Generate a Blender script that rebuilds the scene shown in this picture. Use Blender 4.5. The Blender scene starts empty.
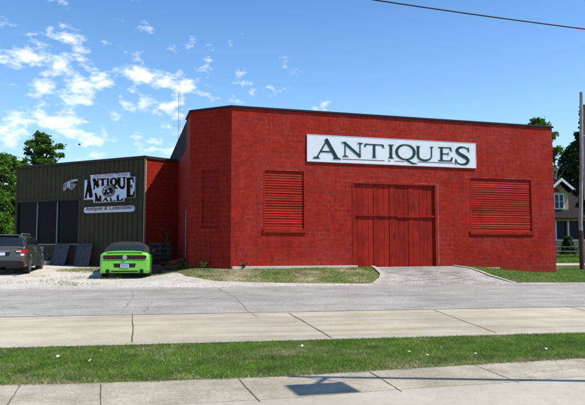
import bpy, bmesh, math, random
import numpy as np
from mathutils import Vector, Matrix, noise
random.seed(7); rng = np.random.default_rng(7)
R = math.radians
scene = bpy.context.scene
COL = scene.collection
# ------------------------------------------------------------------ camera
F = 600.0; TH = math.atan(45.5/600); CT, ST = math.cos(TH), math.sin(TH); EYE = 1.35
cam = bpy.data.cameras.new('camera'); co = bpy.data.objects.new('camera', cam); COL.objects.link(co)
cam.sensor_width = 36; cam.lens = 36*F/585; cam.clip_end = 5000; cam.clip_start = .05
co.location = (0, 0, EYE); co.rotation_euler = (R(90)+TH, 0, 0)
scene.camera = co
def ray(px, py):
    u = px-292.5; v = 202.5-py
    return u, F*CT-v*ST, F*ST+v*CT
def at(px, py, Y):                      # point seen at a pixel, at depth Y
    x, y, w = ray(px, py); t = Y/y
    return Vector((x*t, Y, EYE+w*t))
def onz(px, py, Z):
    x, y, w = ray(px, py); t = (Z-EYE)/w
    return Vector((x*t, y*t, Z))
class Frame:                            # a wall: origin A, running towards B
    def __init__(s, A, B):
        s.A = A; s.dx, s.dy = B[0]-A[0], B[1]-A[1]; s.L = math.hypot(s.dx, s.dy)
        s.ang = math.atan2(s.dy, s.dx)
    def __call__(s, px, py):            # pixel -> (distance along wall, height)
        x, y, w = ray(px, py); det = x*(-s.dy)+y*s.dx
        t = (s.A[0]*(-s.dy)+s.A[1]*s.dx)/det
        X, Y, Z = x*t, y*t, EYE+w*t
        return ((X-s.A[0])*s.dx+(Y-s.A[1])*s.dy)/s.L, Z
    def world(s, a, out=0):             # out: metres towards the viewer
        c, n = math.cos(s.ang), math.sin(s.ang)
        return (s.A[0]+a*c+out*n, s.A[1]+a*n-out*c)
RA = R(9.7); RC, RS = math.cos(RA), math.sin(RA)
def sv(X, Y): return X*RC+Y*RS, -X*RS+Y*RC
def xy(s, v): return s*RC-v*RS, s*RS+v*RC
def sm(a, b, x):
    t = min(1, max(0, (x-a)/(b-a))); return t*t*(3-2*t)
V_KERB = 8.92; V_LANE = 13.4; V_ROAD = 20.1
def zsv(s, v):
    X, Y = xy(s, v)
    if v <= V_KERB: return 0.0
    if v <= V_LANE: return -.11+.03*(v-V_KERB)/(V_LANE-V_KERB)
    if v <= V_ROAD: return -.08+.15*(v-V_LANE)/(V_ROAD-V_LANE)
    z = .07+.035*(min(v, 40)-V_ROAD)
    m = sm(-6.0, -3.4, X)*(1-sm(6.7, 11.6, X))
    return z+.345*m*sm(20.0, 23.3, v)*(1-sm(36, 60, v))
def zg(X, Y): return zsv(*sv(X, Y))

# ------------------------------------------------------------------ materials
MATS = {}
def nt(name):
    m = bpy.data.materials.new(name); m.use_nodes = True
    n = m.node_tree.nodes; l = m.node_tree.links
    return m, n, l, n['Principled BSDF']
def N(n, t, **k):
    o = n.new(t)
    for a, b in k.items():
        if a in o.inputs.keys(): o.inputs[a].default_value = b
        else: setattr(o, a, b)
    return o
def ramp(n, l, src, stops):
    r = n.new('ShaderNodeValToRGB'); e = r.color_ramp.elements
    while len(e) < len(stops): e.new(.5)
    for i, (p, c) in enumerate(stops):
        e[i].position = p
        e[i].color = (c, c, c, 1) if isinstance(c, (int, float)) else (*c, 1)
    l.new(src, r.inputs[0]); return r.outputs[0]
def mix(n, l, f, a, b, mode='MIX'):
    m = n.new('ShaderNodeMix'); m.data_type = 'RGBA'; m.blend_type = mode
    for s, v in ((m.inputs[0], f), (m.inputs[6], a), (m.inputs[7], b)):
        if hasattr(v, 'is_linked'): l.new(v, s)
        elif isinstance(v, (int, float)): s.default_value = v
        else: s.default_value = (*v, 1)
    return m.outputs[2]
def mth(n, l, op, a, b=None, clamp=False):
    m = n.new('ShaderNodeMath'); m.operation = op; m.use_clamp = clamp
    for i, v in enumerate((a, b)):
        if v is None: continue
        if hasattr(v, 'is_linked'): l.new(v, m.inputs[i])
        else: m.inputs[i].default_value = v
    return m.outputs[0]
def noise_n(n, l, vec, scale, detail=4, rough=.55):
    t = n.new('ShaderNodeTexNoise'); t.inputs['Scale'].default_value = scale
    t.inputs['Detail'].default_value = detail; t.inputs['Roughness'].default_value = rough
    if vec is not None: l.new(vec, t.inputs['Vector'])
    return t.outputs['Fac']
def bump(n, l, h, p, strength=.5, dist=.02, prev=None):
    b = n.new('ShaderNodeBump'); b.inputs['Strength'].default_value = strength
    b.inputs['Distance'].default_value = dist; l.new(h, b.inputs['Height'])
    if prev is not None: l.new(prev, b.inputs['Normal'])
    if p is not None: l.new(b.outputs[0], p.inputs['Normal'])
    return b.outputs[0]
def simple(name, c, rough=.6, metal=0, var=.12, vscale=6, bscale=None, bstr=.2, spec=.15, coat=0):
    if name in MATS: return MATS[name]
    m, n, l, p = nt(name)
    p.inputs['Roughness'].default_value = rough; p.inputs['Metallic'].default_value = metal
    p.inputs['Specular IOR Level'].default_value = spec
    if coat: p.inputs['Coat Weight'].default_value = coat; p.inputs['Coat Roughness'].default_value = .05
    tc = n.new('ShaderNodeTexCoord').outputs['Object']
    f = noise_n(n, l, tc, vscale)
    d = tuple(x*(1-var) for x in c); e = tuple(min(1, x*(1+var)) for x in c)
    l.new(ramp(n, l, f, [(.3, d), (.7, e)]), p.inputs['Base Color'])
    if bscale: bump(n, l, noise_n(n, l, tc, bscale), p, bstr, .01)
    MATS[name] = m; return m
def leafmat(name, c1, c2, c3=None, trans=.35):
    m, n, l, p = nt(name)
    g = n.new('ShaderNodeNewGeometry')
    stops = [(0, c1), (.6, c2)] + ([(1, c3)] if c3 else [])
    col = ramp(n, l, g.outputs['Random Per Island'], stops)
    tc = n.new('ShaderNodeTexCoord').outputs['Object']
    f = noise_n(n, l, tc, .9, 3)
    col = mix(n, l, ramp(n, l, f, [(.35, .0), (.65, .5)]), col, (c1[0]*.8, c1[1]*.85, c1[2]*.8))
    if 'blades' in name: col = mix(n, l, 1.0, col, ramp(n, l, noise_n(n, l, tc, 2.6, 5, .7), [(.34, .55), (.5, .95), (.66, 1.2)]), 'MULTIPLY')
    l.new(col, p.inputs['Base Color']); p.inputs['Roughness'].default_value = .6
    p.inputs['Specular IOR Level'].default_value = .25
    t = n.new('ShaderNodeBsdfTranslucent'); l.new(col, t.inputs['Color'])
    ms = n.new('ShaderNodeMixShader'); ms.inputs[0].default_value = trans
    l.new(p.outputs[0], ms.inputs[1]); l.new(t.outputs[0], ms.inputs[2])
    l.new(ms.outputs[0], n['Material Output'].inputs[0])
    MATS[name] = m; return m

def block_paint(name, base, dark, light, chip=.55):
    """painted concrete block; object x along the wall, z up"""
    m, n, l, p = nt(name)
    tc = n.new('ShaderNodeTexCoord').outputs['Object']
    sp = n.new('ShaderNodeSeparateXYZ'); l.new(tc, sp.inputs[0])
    cb = n.new('ShaderNodeCombineXYZ'); l.new(sp.outputs[0], cb.inputs[0]); l.new(sp.outputs[2], cb.inputs[1])
    # slight waviness of the courses
    wob = n.new('ShaderNodeTexNoise'); wob.inputs['Scale'].default_value = 1.3; l.new(tc, wob.inputs['Vector'])
    vm = n.new('ShaderNodeVectorMath'); vm.operation = 'MULTIPLY_ADD'
    l.new(wob.outputs['Color'], vm.inputs[0]); vm.inputs[1].default_value = (.03, .03, 0); l.new(cb.outputs[0], vm.inputs[2])
    br = n.new('ShaderNodeTexBrick'); l.new(vm.outputs[0], br.inputs['Vector'])
    br.inputs['Scale'].default_value = 1; br.inputs['Brick Width'].default_value = .405
    br.inputs['Row Height'].default_value = .2; br.inputs['Mortar Size'].default_value = .0065
    br.inputs['Mortar Smooth'].default_value = .3; br.inputs['Bias'].default_value = 0
    br.inputs['Color1'].default_value = (0, 0, 0, 1); br.inputs['Color2'].default_value = (1, 1, 1, 1)
    br.inputs['Mortar'].default_value = (.5, .5, .5, 1)
    mort = br.outputs['Fac']
    big = noise_n(n, l, tc, .55, 5, .6); mid = noise_n(n, l, tc, 3.2, 5, .65); fine = noise_n(n, l, tc, 28, 4, .7)
    col = mix(n, l, ramp(n, l, mid, [(.32, 0), (.68, 1)]), dark, base)
    perb = ramp(n, l, br.outputs['Color'], [(0, .88), (1, 1.0)])
    col = mix(n, l, 1.0, col, perb, 'MULTIPLY')
    blot = noise_n(n, l, tc, 7.5, 6, .72)
    col = mix(n, l, 1.0, col, ramp(n, l, blot, [(.30, .62), (.50, 1.0), (.72, 1.12)]), 'MULTIPLY')
    smut = mth(n, l, 'MULTIPLY', ramp(n, l, noise_n(n, l, tc, 16, 5, .7), [(.56, 0), (.66, 1)]), ramp(n, l, mid, [(.4, .2), (.6, 1)]))
    col = mix(n, l, mth(n, l, 'MULTIPLY', smut, .45), col, tuple(c*.35+.01 for c in dark))
    # chalky wear
    wear = mth(n, l, 'MULTIPLY', ramp(n, l, big, [(.42, 0), (.62, 1)]), ramp(n, l, fine, [(.46, 0), (.64, 1)]))
    col = mix(n, l, mth(n, l, 'MULTIPLY', wear, .16), col, light)
    streak = n.new('ShaderNodeMapping'); l.new(tc, streak.inputs[0]); streak.inputs['Scale'].default_value = (5, 1, .35)
    stf = noise_n(n, l, streak.outputs[0], 1.6, 4, .6)
    col = mix(n, l, mth(n, l, 'MULTIPLY', ramp(n, l, stf, [(.52, 0), (.75, 1)]), .38), col, tuple(c*.55 for c in dark))
    # joints, in places worn to the pale mortar
    jn = mth(n, l, 'MULTIPLY', mort, mth(n, l, 'MULTIPLY', ramp(n, l, noise_n(n, l, tc, .9, 4, .6), [(chip-.09, 0), (chip+.09, 1)]), ramp(n, l, noise_n(n, l, tc, 14, 4, .7), [(.36, 0), (.54, 1)])))
    col = mix(n, l, mth(n, l, 'MULTIPLY', mort, .55), col, tuple(c*.4 for c in dark))
    col = mix(n, l, mth(n, l, 'MULTIPLY', jn, .66), col, light)
    # chipped flecks
    fl = ramp(n, l, noise_n(n, l, tc, 9, 6, .75), [(.68, 0), (.72, 1)])
    col = mix(n, l, mth(n, l, 'MULTIPLY', fl, .45), col, light)
    dz = ramp(n, l, mth(n, l, 'ADD', mth(n, l, 'MULTIPLY', sp.outputs[2], .5), mth(n, l, 'MULTIPLY', mid, .35)), [(.42, 1), (.62, 0)])
    col = mix(n, l, mth(n, l, 'MULTIPLY', dz, .35), col, (.16, .035, .022))
    l.new(col, p.inputs['Base Color'])
    p.inputs['Roughness'].default_value = .75; p.inputs['Specular IOR Level'].default_value = .08
    h = mth(n, l, 'SUBTRACT', mth(n, l, 'MULTIPLY', fine, .10), mth(n, l, 'MULTIPLY', mort, 1.0))
    h = mth(n, l, 'ADD', h, mth(n, l, 'MULTIPLY', mid, .5))
    bump(n, l, h, p, .8, .012)
    MATS[name] = m; return m
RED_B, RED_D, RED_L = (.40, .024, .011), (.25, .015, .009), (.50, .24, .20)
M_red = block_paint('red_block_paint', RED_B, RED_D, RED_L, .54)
M_red2 = block_paint('red_block_paint_shaded', (.33, .020, .009), (.25, .015, .008), (.34, .09, .07), .66)  # less worn joints; base darkened to stand in for weaker fill light
def redwood(name, b, d, lt, sx=1, sz=1):
    m, n, l, p = nt(name)
    tc = n.new('ShaderNodeTexCoord').outputs['Object']
    mp = n.new('ShaderNodeMapping'); l.new(tc, mp.inputs[0]); mp.inputs['Scale'].default_value = (sx, 1, sz)
    f = noise_n(n, l, mp.outputs[0], 7, 5, .6); g = noise_n(n, l, mp.outputs[0], 3, 6, .75)
    col = mix(n, l, ramp(n, l, f, [(.35, 0), (.65, 1)]), d, b)
    gi = n.new('ShaderNodeNewGeometry').outputs['Random Per Island']
    col = mix(n, l, 1.0, col, ramp(n, l, gi, [(0, .72), (1, 1.05)]), 'MULTIPLY')
    col = mix(n, l, ramp(n, l, g, [(.66, 0), (.72, .7)]), col, lt)
    col = mix(n, l, 1.0, col, ramp(n, l, noise_n(n, l, tc, 1.4, 6, .7), [(.34, .74), (.5, 1.0), (.68, 1.1)]), 'MULTIPLY')
    l.new(col, p.inputs['Base Color']); p.inputs['Roughness'].default_value = .7; p.inputs['Specular IOR Level'].default_value = .08
    bump(n, l, f, p, .4, .006)
    MATS[name] = m; return m
M_door = redwood('red_board_paint', (.35, .022, .011), (.24, .015, .009), (.40, .14, .11), 3, .3)
M_slat = redwood('red_slat_paint', (.40, .027, .012), (.30, .019, .010), (.62, .42, .36), .3, 3)

def ground_mat(name, cols, scale, bs=60, bstr=.5, rough=.9, bd=.01, speck=None):
    m, n, l, p = nt(name)
    tc = n.new('ShaderNodeTexCoord').outputs['Object']
    f = noise_n(n, l, tc, scale, 6, .62); g = noise_n(n, l, tc, bs, 5, .7); big = noise_n(n, l, tc, scale*.2, 4)
    col = ramp(n, l, f, [(.3, cols[0]), (.5, cols[1]), (.7, cols[2])])
    col = mix(n, l, 1.0, col, ramp(n, l, big, [(.35, .84), (.65, 1.08)]), 'MULTIPLY')
    col = mix(n, l, 1.0, col, ramp(n, l, g, [(.3, .72), (.7, 1.18)]), 'MULTIPLY')
    if speck:
        v = n.new('ShaderNodeTexVoronoi'); v.inputs['Scale'].default_value = speck[0]; l.new(tc, v.inputs['Vector'])
        col = mix(n, l, 1.0, col, ramp(n, l, v.outputs['Color'], [(0, speck[1]), (1, speck[2])]), 'MULTIPLY')
    l.new(col, p.inputs['Base Color']); p.inputs['Roughness'].default_value = rough
    p.inputs['Specular IOR Level'].default_value = .2
    bump(n, l, g, p, bstr, bd)
    MATS[name] = m; return m
M_conc = ground_mat('pale_concrete', [(.365, .315, .225), (.41, .36, .260), (.455, .405, .298)], 1.2, 90, .25, .85, .004, (160, .85, 1.08))
M_walk = ground_mat('aged_concrete', [(.30, .258, .187), (.39, .342, .25), (.455, .405, .298)], 2.4, 120, .5, .9, .006, (110, .72, 1.12))
M_walk2 = ground_mat('newer_concrete', [(.365, .328, .25), (.405, .366, .282), (.435, .396, .308)], 1.0, 140, .3, .85, .004, (140, .88, 1.05))
M_asph = ground_mat('worn_grey_asphalt', [(.27, .25, .215), (.325, .302, .262), (.37, .345, .30)], .9, 45, .5, .9, .008, (60, .72, 1.15))
M_gravel = ground_mat('white_gravel', [(.42, .38, .30), (.54, .495, .41), (.61, .565, .48)], 1.4, 55, .7, .95, .015, (55, .72, 1.12))
M_drive = ground_mat('cracked_driveway_concrete', [(.22, .205, .18), (.34, .32, .28), (.45, .425, .375)], 1.6, 45, .8, .95, .015, (24, .70, 1.12))
M_soil = ground_mat('dry_grass_soil', [(.10, .11, .035), (.22, .19, .095), (.38, .33, .22)], 1.6, 40, .8, .95, .02)
M_turf = ground_mat('turf_soil', [(.05, .09, .014), (.08, .13, .024), (.15, .16, .06)], 2.0, 60, .8, .95, .02)
M_land = ground_mat('far_grass', [(.04, .075, .02), (.06, .10, .025), (.09, .12, .035)], .25, 12, .5, .95, .03)
def lane_streaks(m, amt, sc):
    n, l = m.node_tree.nodes, m.node_tree.links; p = n['Principled BSDF']; src = p.inputs['Base Color'].links[0].from_socket
    tc = n.new('ShaderNodeTexCoord').outputs['Object']; mp = n.new('ShaderNodeMapping'); l.new(tc, mp.inputs[0])
    mp.vector_type = 'TEXTURE'; mp.inputs['Rotation'].default_value = (0, 0, RA); mp.inputs['Scale'].default_value = (1/sc[0], 1/sc[1], 1)
    f = noise_n(n, l, mp.outputs[0], 1, 5, .6)
    c = mix(n, l, 1.0, src, ramp(n, l, f, [(.36, 1-amt), (.5, 1.0), (.66, 1+amt*.3)]), 'MULTIPLY')
    sp = noise_n(n, l, tc, 2.2, 7, .8)
    c = mix(n, l, ramp(n, l, sp, [(.66, 0), (.74, .5)]), c, (.13, .11, .085))
    l.new(c, p.inputs['Base Color'])
def crack_net(m, sc, col, amt, seed):
    n, l = m.node_tree.nodes, m.node_tree.links; p = n['Principled BSDF']; src = p.inputs['Base Color'].links[0].from_socket
    tc = n.new('ShaderNodeTexCoord').outputs['Object']; w = n.new('ShaderNodeTexNoise'); w.inputs['Scale'].default_value = 1.6; w.inputs['Detail'].default_value = 7; w.inputs['Roughness'].default_value = .7; l.new(tc, w.inputs['Vector'])
    vm = n.new('ShaderNodeVectorMath'); vm.operation = 'MULTIPLY_ADD'; l.new(w.outputs['Color'], vm.inputs[0]); vm.inputs[1].default_value = (.9, .9, 0)
    va = n.new('ShaderNodeVectorMath'); va.inputs[1].default_value = (seed, seed, 0); l.new(tc, va.inputs[0]); l.new(va.outputs[0], vm.inputs[2])
    v = n.new('ShaderNodeTexVoronoi'); v.feature = 'DISTANCE_TO_EDGE'; v.inputs['Scale'].default_value = sc; l.new(vm.outputs[0], v.inputs['Vector'])
    line = ramp(n, l, v.outputs['Distance'], [(.0, 1), (.012, 0)])
    gate = ramp(n, l, noise_n(n, l, tc, .5, 3), [(.48, 0), (.58, 1)])
    l.new(mix(n, l, mth(n, l, 'MULTIPLY', mth(n, l, 'MULTIPLY', line, gate), amt), src, col), p.inputs['Base Color'])
def speck_layer(m, sc, lo, hi):
    n, l = m.node_tree.nodes, m.node_tree.links; p = n['Principled BSDF']; src = p.inputs['Base Color'].links[0].from_socket
    tc = n.new('ShaderNodeTexCoord').outputs['Object']; f = noise_n(n, l, tc, sc, 3, .8)
    l.new(mix(n, l, 1.0, src, ramp(n, l, f, [(.36, lo), (.5, 1.0), (.64, hi)]), 'MULTIPLY'), p.inputs['Base Color'])
crack_net(M_asph, .32, (.12, .11, .10), .65, 3.0); crack_net(M_walk, .45, (.12, .11, .09), .5, 8.0); crack_net(M_drive, .55, (.13, .13, .07), .8, 5.0)
speck_layer(M_asph, 17, .80, 1.10); speck_layer(M_walk, 22, .78, 1.08); speck_layer(M_conc, 12, .92, 1.03); speck_layer(M_drive, 14, .72, 1.14); speck_layer(M_walk2, 9, .92, 1.03)
lane_streaks(M_conc, .22, (.10, 2.6)); lane_streaks(M_asph, .14, (.12, 1.6)); lane_streaks(M_walk, .12, (.5, 2.0))
M_joint = simple('joint_filler', (.12, .10, .08), .95)
M_kerb = simple('kerb_concrete', (.36, .32, .25), .85, var=.15, vscale=5, bscale=60, bstr=.4)

# ------------------------------------------------------------------ mesh helpers
class MB:
    def __init__(s): s.v = []; s.f = []
    def quad(s, *p):
        i = len(s.v); s.v += [tuple(q) for q in p]; s.f.append(tuple(range(i, i+len(p)))); return s
    def box(s, a, b, M=None):
        (x0, y0, z0), (x1, y1, z1) = a, b; i = len(s.v)
        P = [(x0,y0,z0),(x1,y0,z0),(x1,y1,z0),(x0,y1,z0),(x0,y0,z1),(x1,y0,z1),(x1,y1,z1),(x0,y1,z1)]
        if M is not None: P = [tuple(M @ Vector(p)) for p in P]
        s.v += P
        s.f += [tuple(i+k for k in q) for q in ((0,3,2,1),(4,5,6,7),(0,1,5,4),(1,2,6,5),(2,3,7,6),(3,0,4,7))]
        return s
    def tube(s, pts, rad, seg=8, cap=True):
        pts = [Vector(p) for p in pts]
        if not hasattr(rad, '__len__'): rad = [rad]*len(pts)
        base = len(s.v); prev = None
        for k, p in enumerate(pts):
            d = (pts[min(k+1, len(pts)-1)]-pts[max(k-1, 0)]).normalized()
            if prev is None:
                a = Vector((0, 0, 1)) if abs(d.z) < .9 else Vector((1, 0, 0))
                u = d.cross(a).normalized()
            else: u = (prev-d*prev.dot(d)).normalized()
            prev = u; w = d.cross(u)
            for j in range(seg):
                t = 2*math.pi*j/seg
                s.v.append(tuple(p+(u*math.cos(t)+w*math.sin(t))*rad[k]))
        for k in range(len(pts)-1):
            for j in range(seg):
                a = base+k*seg+j; b = base+k*seg+(j+1) % seg
                s.f.append((a, b, b+seg, a+seg))
        if cap:
            s.f.append(tuple(base+j for j in reversed(range(seg))))
            s.f.append(tuple(base+(len(pts)-1)*seg+j for j in range(seg)))
        return s
    def disc_x(s, c, r, w, seg=28, prof=None):     # wheel-like solid, axis along x
        prof = prof or [(-w/2, r*.93), (-w/2*.8, r), (w/2*.8, r), (w/2, r*.93)]
        base = len(s.v)
        for (dx, rr) in prof:
            for j in range(seg):
                t = 2*math.pi*j/seg
                s.v.append((c[0]+dx, c[1]+rr*math.cos(t), c[2]+rr*math.sin(t)))
        for k in range(len(prof)-1):
            for j in range(seg):
                a = base+k*seg+j; b = base+k*seg+(j+1) % seg
                s.f.append((a, a+seg, b+seg, b))
        s.f.append(tuple(base+j for j in range(seg)))
        s.f.append(tuple(base+(len(prof)-1)*seg+j for j in reversed(range(seg))))
        return s
    def prism(s, poly, y0, y1):                    # poly in (x,z), extruded along y
        n = len(poly); i = len(s.v)
        s.v += [(x, y0, z) for x, z in poly]+[(x, y1, z) for x, z in poly]
        s.f.append(tuple(range(i, i+n))); s.f.append(tuple(reversed(range(i+n, i+2*n))))
        for k in range(n):
            a, b = i+k, i+(k+1) % n
            s.f.append((a, a+n, b+n, b))
        return s
    def build(s, name, mat, parent=None, smooth=None, bevel=None, fixn=True):
        me = bpy.data.meshes.new(name); me.from_pydata(s.v, [], s.f); me.update()
        if fixn:
            b = bmesh.new(); b.from_mesh(me); bmesh.ops.recalc_face_normals(b, faces=b.faces); b.to_mesh(me); b.free()
        if smooth is not None:
            me.shade_smooth(); me.set_sharp_from_angle(angle=R(smooth))
        me.materials.append(mat)
        o = bpy.data.objects.new(name, me); COL.objects.link(o)
        if parent: o.parent = parent
        if bevel:
            md = o.modifiers.new('bevel', 'BEVEL'); md.width = bevel; md.segments = 3 if bevel > .05 else 2; md.limit_method = 'ANGLE'
        return o
def tag(o, label=None, cat=None, group=None, kind=None):
    if label: o['label'] = label
    if cat: o['category'] = cat
    if group: o['group'] = group
    if kind: o['kind'] = kind
    return o
def empty(name, loc=(0, 0, 0), rz=0):
    o = bpy.data.objects.new(name, None); COL.objects.link(o); o.empty_display_size = .2
    o.location = loc; o.rotation_euler = (0, 0, rz); return o
def npmesh(name, V, Fc, mat, parent=None):          # V (n,3), Fc (m,k) uniform polygon size
    me = bpy.data.meshes.new(name); k = Fc.shape[1]
    me.vertices.add(len(V)); me.vertices.foreach_set('co', V.astype(np.float32).ravel())
    me.loops.add(Fc.size); me.loops.foreach_set('vertex_index', Fc.astype(np.int32).ravel())
    me.polygons.add(len(Fc)); me.polygons.foreach_set('loop_start', np.arange(0, Fc.size, k, dtype=np.int32))
    me.update(calc_edges=True); me.validate()
    me.materials.append(mat)
    o = bpy.data.objects.new(name, me); COL.objects.link(o)
    if parent: o.parent = parent
    return o

# ------------------------------------------------------------------ ground
def rows(a, b, st): 
    n = max(1, int(math.ceil((b-a)/st))); return [a+(b-a)*i/n for i in range(n+1)]
def sheet(name, vlo, vhi, s0, s1, ds, nv, dz, mat, kind='structure', zf=None):
    flo = vlo if callable(vlo) else (lambda s: vlo); fhi = vhi if callable(vhi) else (lambda s: vhi)
    S = rows(s0, s1, ds); V = []; Fc = []
    for s in S:
        a, b = flo(s), fhi(s)
        for j in range(nv+1):
            v = a+(b-a)*j/nv; X, Y = xy(s, v)
            V.append((X, Y, (zf(s, v) if zf else zsv(s, v))+dz))
    for i in range(len(S)-1):
        for j in range(nv):
            a = i*(nv+1)+j; Fc.append((a, a+nv+1, a+nv+2, a+1))
    o = npmesh(name, np.array(V), np.array(Fc), mat); o.data.shade_smooth()
    if kind: o['kind'] = kind
    return o
# terrain as one sheet, rows packed where it steps
vs = [-1500, -300, -60, -10]+rows(0, 8.9, 3)[0:]+[8.935]+rows(9.2, 13.4, 2)+rows(15, 20.1, 2)+rows(20.3, 42, .5)+[50, 60, 80, 150, 400, 2500]
ss = [-2500, -600, -200, -90, -50]+rows(-35, 35, .7)+[50, 90, 200, 600, 2500]
V = []; Fc = []
for s in ss:
    for v in vs:
        X, Y = xy(s, v); drop = .02 if v > 8.91 or v < -1 else .03
        V.append((X, Y, zsv(s, v)-drop))
nvv = len(vs)
for i in range(len(ss)-1):
    for j in range(nvv-1):
        a = i*nvv+j; Fc.append((a, a+nvv, a+nvv+1, a+1))
o = npmesh('ground', np.array(V), np.array(Fc), M_land); o['kind'] = 'structure'
def wob(f, amp, seed, base):
    return lambda s: base(s)+amp*noise.noise(Vector((s*f, seed, 0)))+amp*.5*noise.noise(Vector((s*f*3.1, seed+9, 0))) if callable(base) else base+amp*noise.noise(Vector((s*f, seed, 0)))+amp*.5*noise.noise(Vector((s*f*3.1, seed+9, 0)))
def interp(pts):
    def f(s):
        if s <= pts[0][0]: a, b = pts[0], pts[1]
        elif s >= pts[-1][0]: a, b = pts[-2], pts[-1]
        else:
            for a, b in zip(pts, pts[1:]):
                if a[0] <= s <= b[0]: break
        return a[1]+(b[1]-a[1])*(s-a[0])/(b[0]-a[0])
    return f
def curve(pix, z):
    L = [];
    for p in pix:
        q = onz(p[0], p[1], z); L.append(sv(q.x, q.y))
    return interp(L)
walk_edge0 = curve([(0, 385), (60, 384), (200, 379.5), (292, 376), (400, 369), (500, 363), (585, 358)], 0)
walk_edge = lambda s: min(walk_edge0(max(-4, min(7.5, s))), 7.4)
walk_in0 = curve([(0, 409), (140, 406), (292, 398), (400, 389), (500, 383), (585, 376)], 0)
walk_in = lambda s: walk_in0(max(-3, min(6, s)))
sheet('near_sidewalk', walk_in, walk_edge, -30, 30, .25, 3, 0, M_walk)
sheet('near_pavement', -6, lambda s: walk_in(s)-.012, -30, 30, .5, 4, .001, M_walk2)
sheet('verge_soil', lambda s: walk_edge(s)-.03, V_KERB-.17, -30, 30, .25, 6, -.006, M_turf)
# kerb: a real step down to the lane
kb = MB()
S = rows(-60, 60, 1.0)
for a, b in zip(S, S[1:]):
    for (v0, z0), (v1, z1) in (((8.75, .004), (8.90, .002)), ((8.90, .002), (8.925, -.02)), ((8.925, -.02), (8.93, -.112))):
        p = [(*xy(a, v0), z0), (*xy(b, v0), z0), (*xy(b, v1), z1), (*xy(a, v1), z1)]
        kb.quad(*p)
kb.build('near_kerb', M_kerb, fixn=False)['kind'] = 'structure'
sheet('concrete_lane', V_KERB+.01, V_LANE, -60, 60, .5, 6, 0, M_conc)
sheet('asphalt_road', V_LANE-.01, wob(.9, .14, 3.3, V_ROAD), -60, 60, .2, 10, .004, M_asph)
sheet('gravel_lot', V_ROAD-.35, 34, -32, 18, .35, 36, -.006, M_gravel)
# joints and cracks
def strip(mb, pts, w, dz):
    P = [Vector(p) for p in pts]
    L = []
    for k, p in enumerate(P):
        d = (P[min(k+1, len(P)-1)]-P[max(0, k-1)]); d.normalize(); nn = Vector((-d.y, d.x, 0))*w/2*random.uniform(.6, 1.3)
        L.append((p+nn, p-nn))
    for a, b in zip(L, L[1:]):
        q = []
        for c in (a[0], a[1], b[1], b[0]): q.append((c.x, c.y, zg(c.x, c.y)+dz))
        mb.quad(*q)
def pixline(a, b, z, n=6, jit=.0):
    A, B = onz(*a, z), onz(*b, z)
    return [A.lerp(B, k/n)+Vector((random.uniform(-jit, jit), random.uniform(-jit, jit), 0)) for k in range(n+1)]
jm = MB()
for a, b in (((101, 385), (101, 405)), ((239, 379.5), (260, 402)), ((370, 372), (402, 392)), ((474, 365), (519, 383)), ((573, 360), (610, 368)), ((20, 386), (8, 405))):
    strip(jm, pixline(a, b, 0, 8, .004), .011, .005)
jm.build('sidewalk_joints', M_joint, fixn=False)['kind'] = 'structure'
jm = MB()
for a, b in (((132.5, 314.5), (132.5, 342)), ((289, 314), (332, 338)), ((434, 311), (497, 333)), ((566, 307), (640, 325))):
    strip(jm, pixline(a, b, -.1, 8, .012), .019, .006)
S = rows(-20, 20, .4)
for v_, w in ((V_LANE, .022), (9.25, .012)):
    strip(jm, [Vector((*xy(s, v_+.02*noise.noise(Vector((s, v_, 0)))), 0)) for s in S], w, .009)
jm.build('lane_joints', M_joint, fixn=False)['kind'] = 'structure'
ck = MB()
def crack(pts, z, w=.014, dz=.010):
    L = []
    for a, b in zip(pts, pts[1:]): L += pixline(a, b, z, 5, .05)[:-1]
    strip(ck, L, w, dz)
crack([(131, 292), (134, 296), (129, 302), (126, 306)], 0); crack([(152, 303), (147, 308), (145, 314)], -.05)
crack([(218, 290), (228, 294), (240, 301), (252, 310), (262, 314)], 0, .015)
ck.build('road_cracks', simple('crack_tar', (.20, .185, .165), .9), fixn=False)['kind'] = 'structure'

# driveway apron in front of the big doors
FM = Frame((-2.4, 23.4), (12.04, 27.5))
def gpt(px, py):                       # pixel on the ground surface
    x, y, w = ray(px, py); t = 5/y
    for _ in range(4000):
        if EYE+w*t <= zg(x*t, y*t): break
        t += .01/y
    return Vector((x*t, y*t, zg(x*t, y*t)))
def fillpoly(name, outline, dz, mat, step=.25, kind='structure'):
    """ground-following sheet with a given plan outline"""
    bm = bmesh.new(); vv = [bm.verts.new((p[0], p[1], 0)) for p in outline]
    bm.faces.new(vv)
    xs = [p[0] for p in outline]; ys = [p[1] for p in outline]
    for k in range(int((max(xs)-min(xs))/step)+1):
        g = bm.verts[:]+bm.edges[:]+bm.faces[:]
        bmesh.ops.bisect_plane(bm, geom=g, plane_co=(min(xs)+k*step, 0, 0), plane_no=(1, 0, 0))
    for k in range(int((max(ys)-min(ys))/step)+1):
        g = bm.verts[:]+bm.edges[:]+bm.faces[:]
        bmesh.ops.bisect_plane(bm, geom=g, plane_co=(0, min(ys)+k*step, 0), plane_no=(0, 1, 0))
    for v in bm.verts: v.co.z = zg(v.co.x, v.co.y)+dz
    me = bpy.data.meshes.new(name); bm.to_mesh(me); bm.free(); me.materials.append(mat)
    o = bpy.data.objects.new(name, me); COL.objects.link(o)
    if kind: o['kind'] = kind
    return o
def roadv(px):                          # point on the road's far edge under a pixel column
    g = gpt(px, 284.8); s, v = sv(g.x, g.y); return xy(s, V_ROAD-.05)
wl = FM.world(5.95, -.02); wr = FM.world(9.75, -.02); wr2 = FM.world(10.1, -.02)
k1 = [wl, gpt(378, 271)[:2], gpt(382, 275)[:2], gpt(381, 279)[:2], gpt(374, 284)[:2]]
k2 = [gpt(515, 282.6)[:2], gpt(490, 276)[:2], wr]
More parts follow.
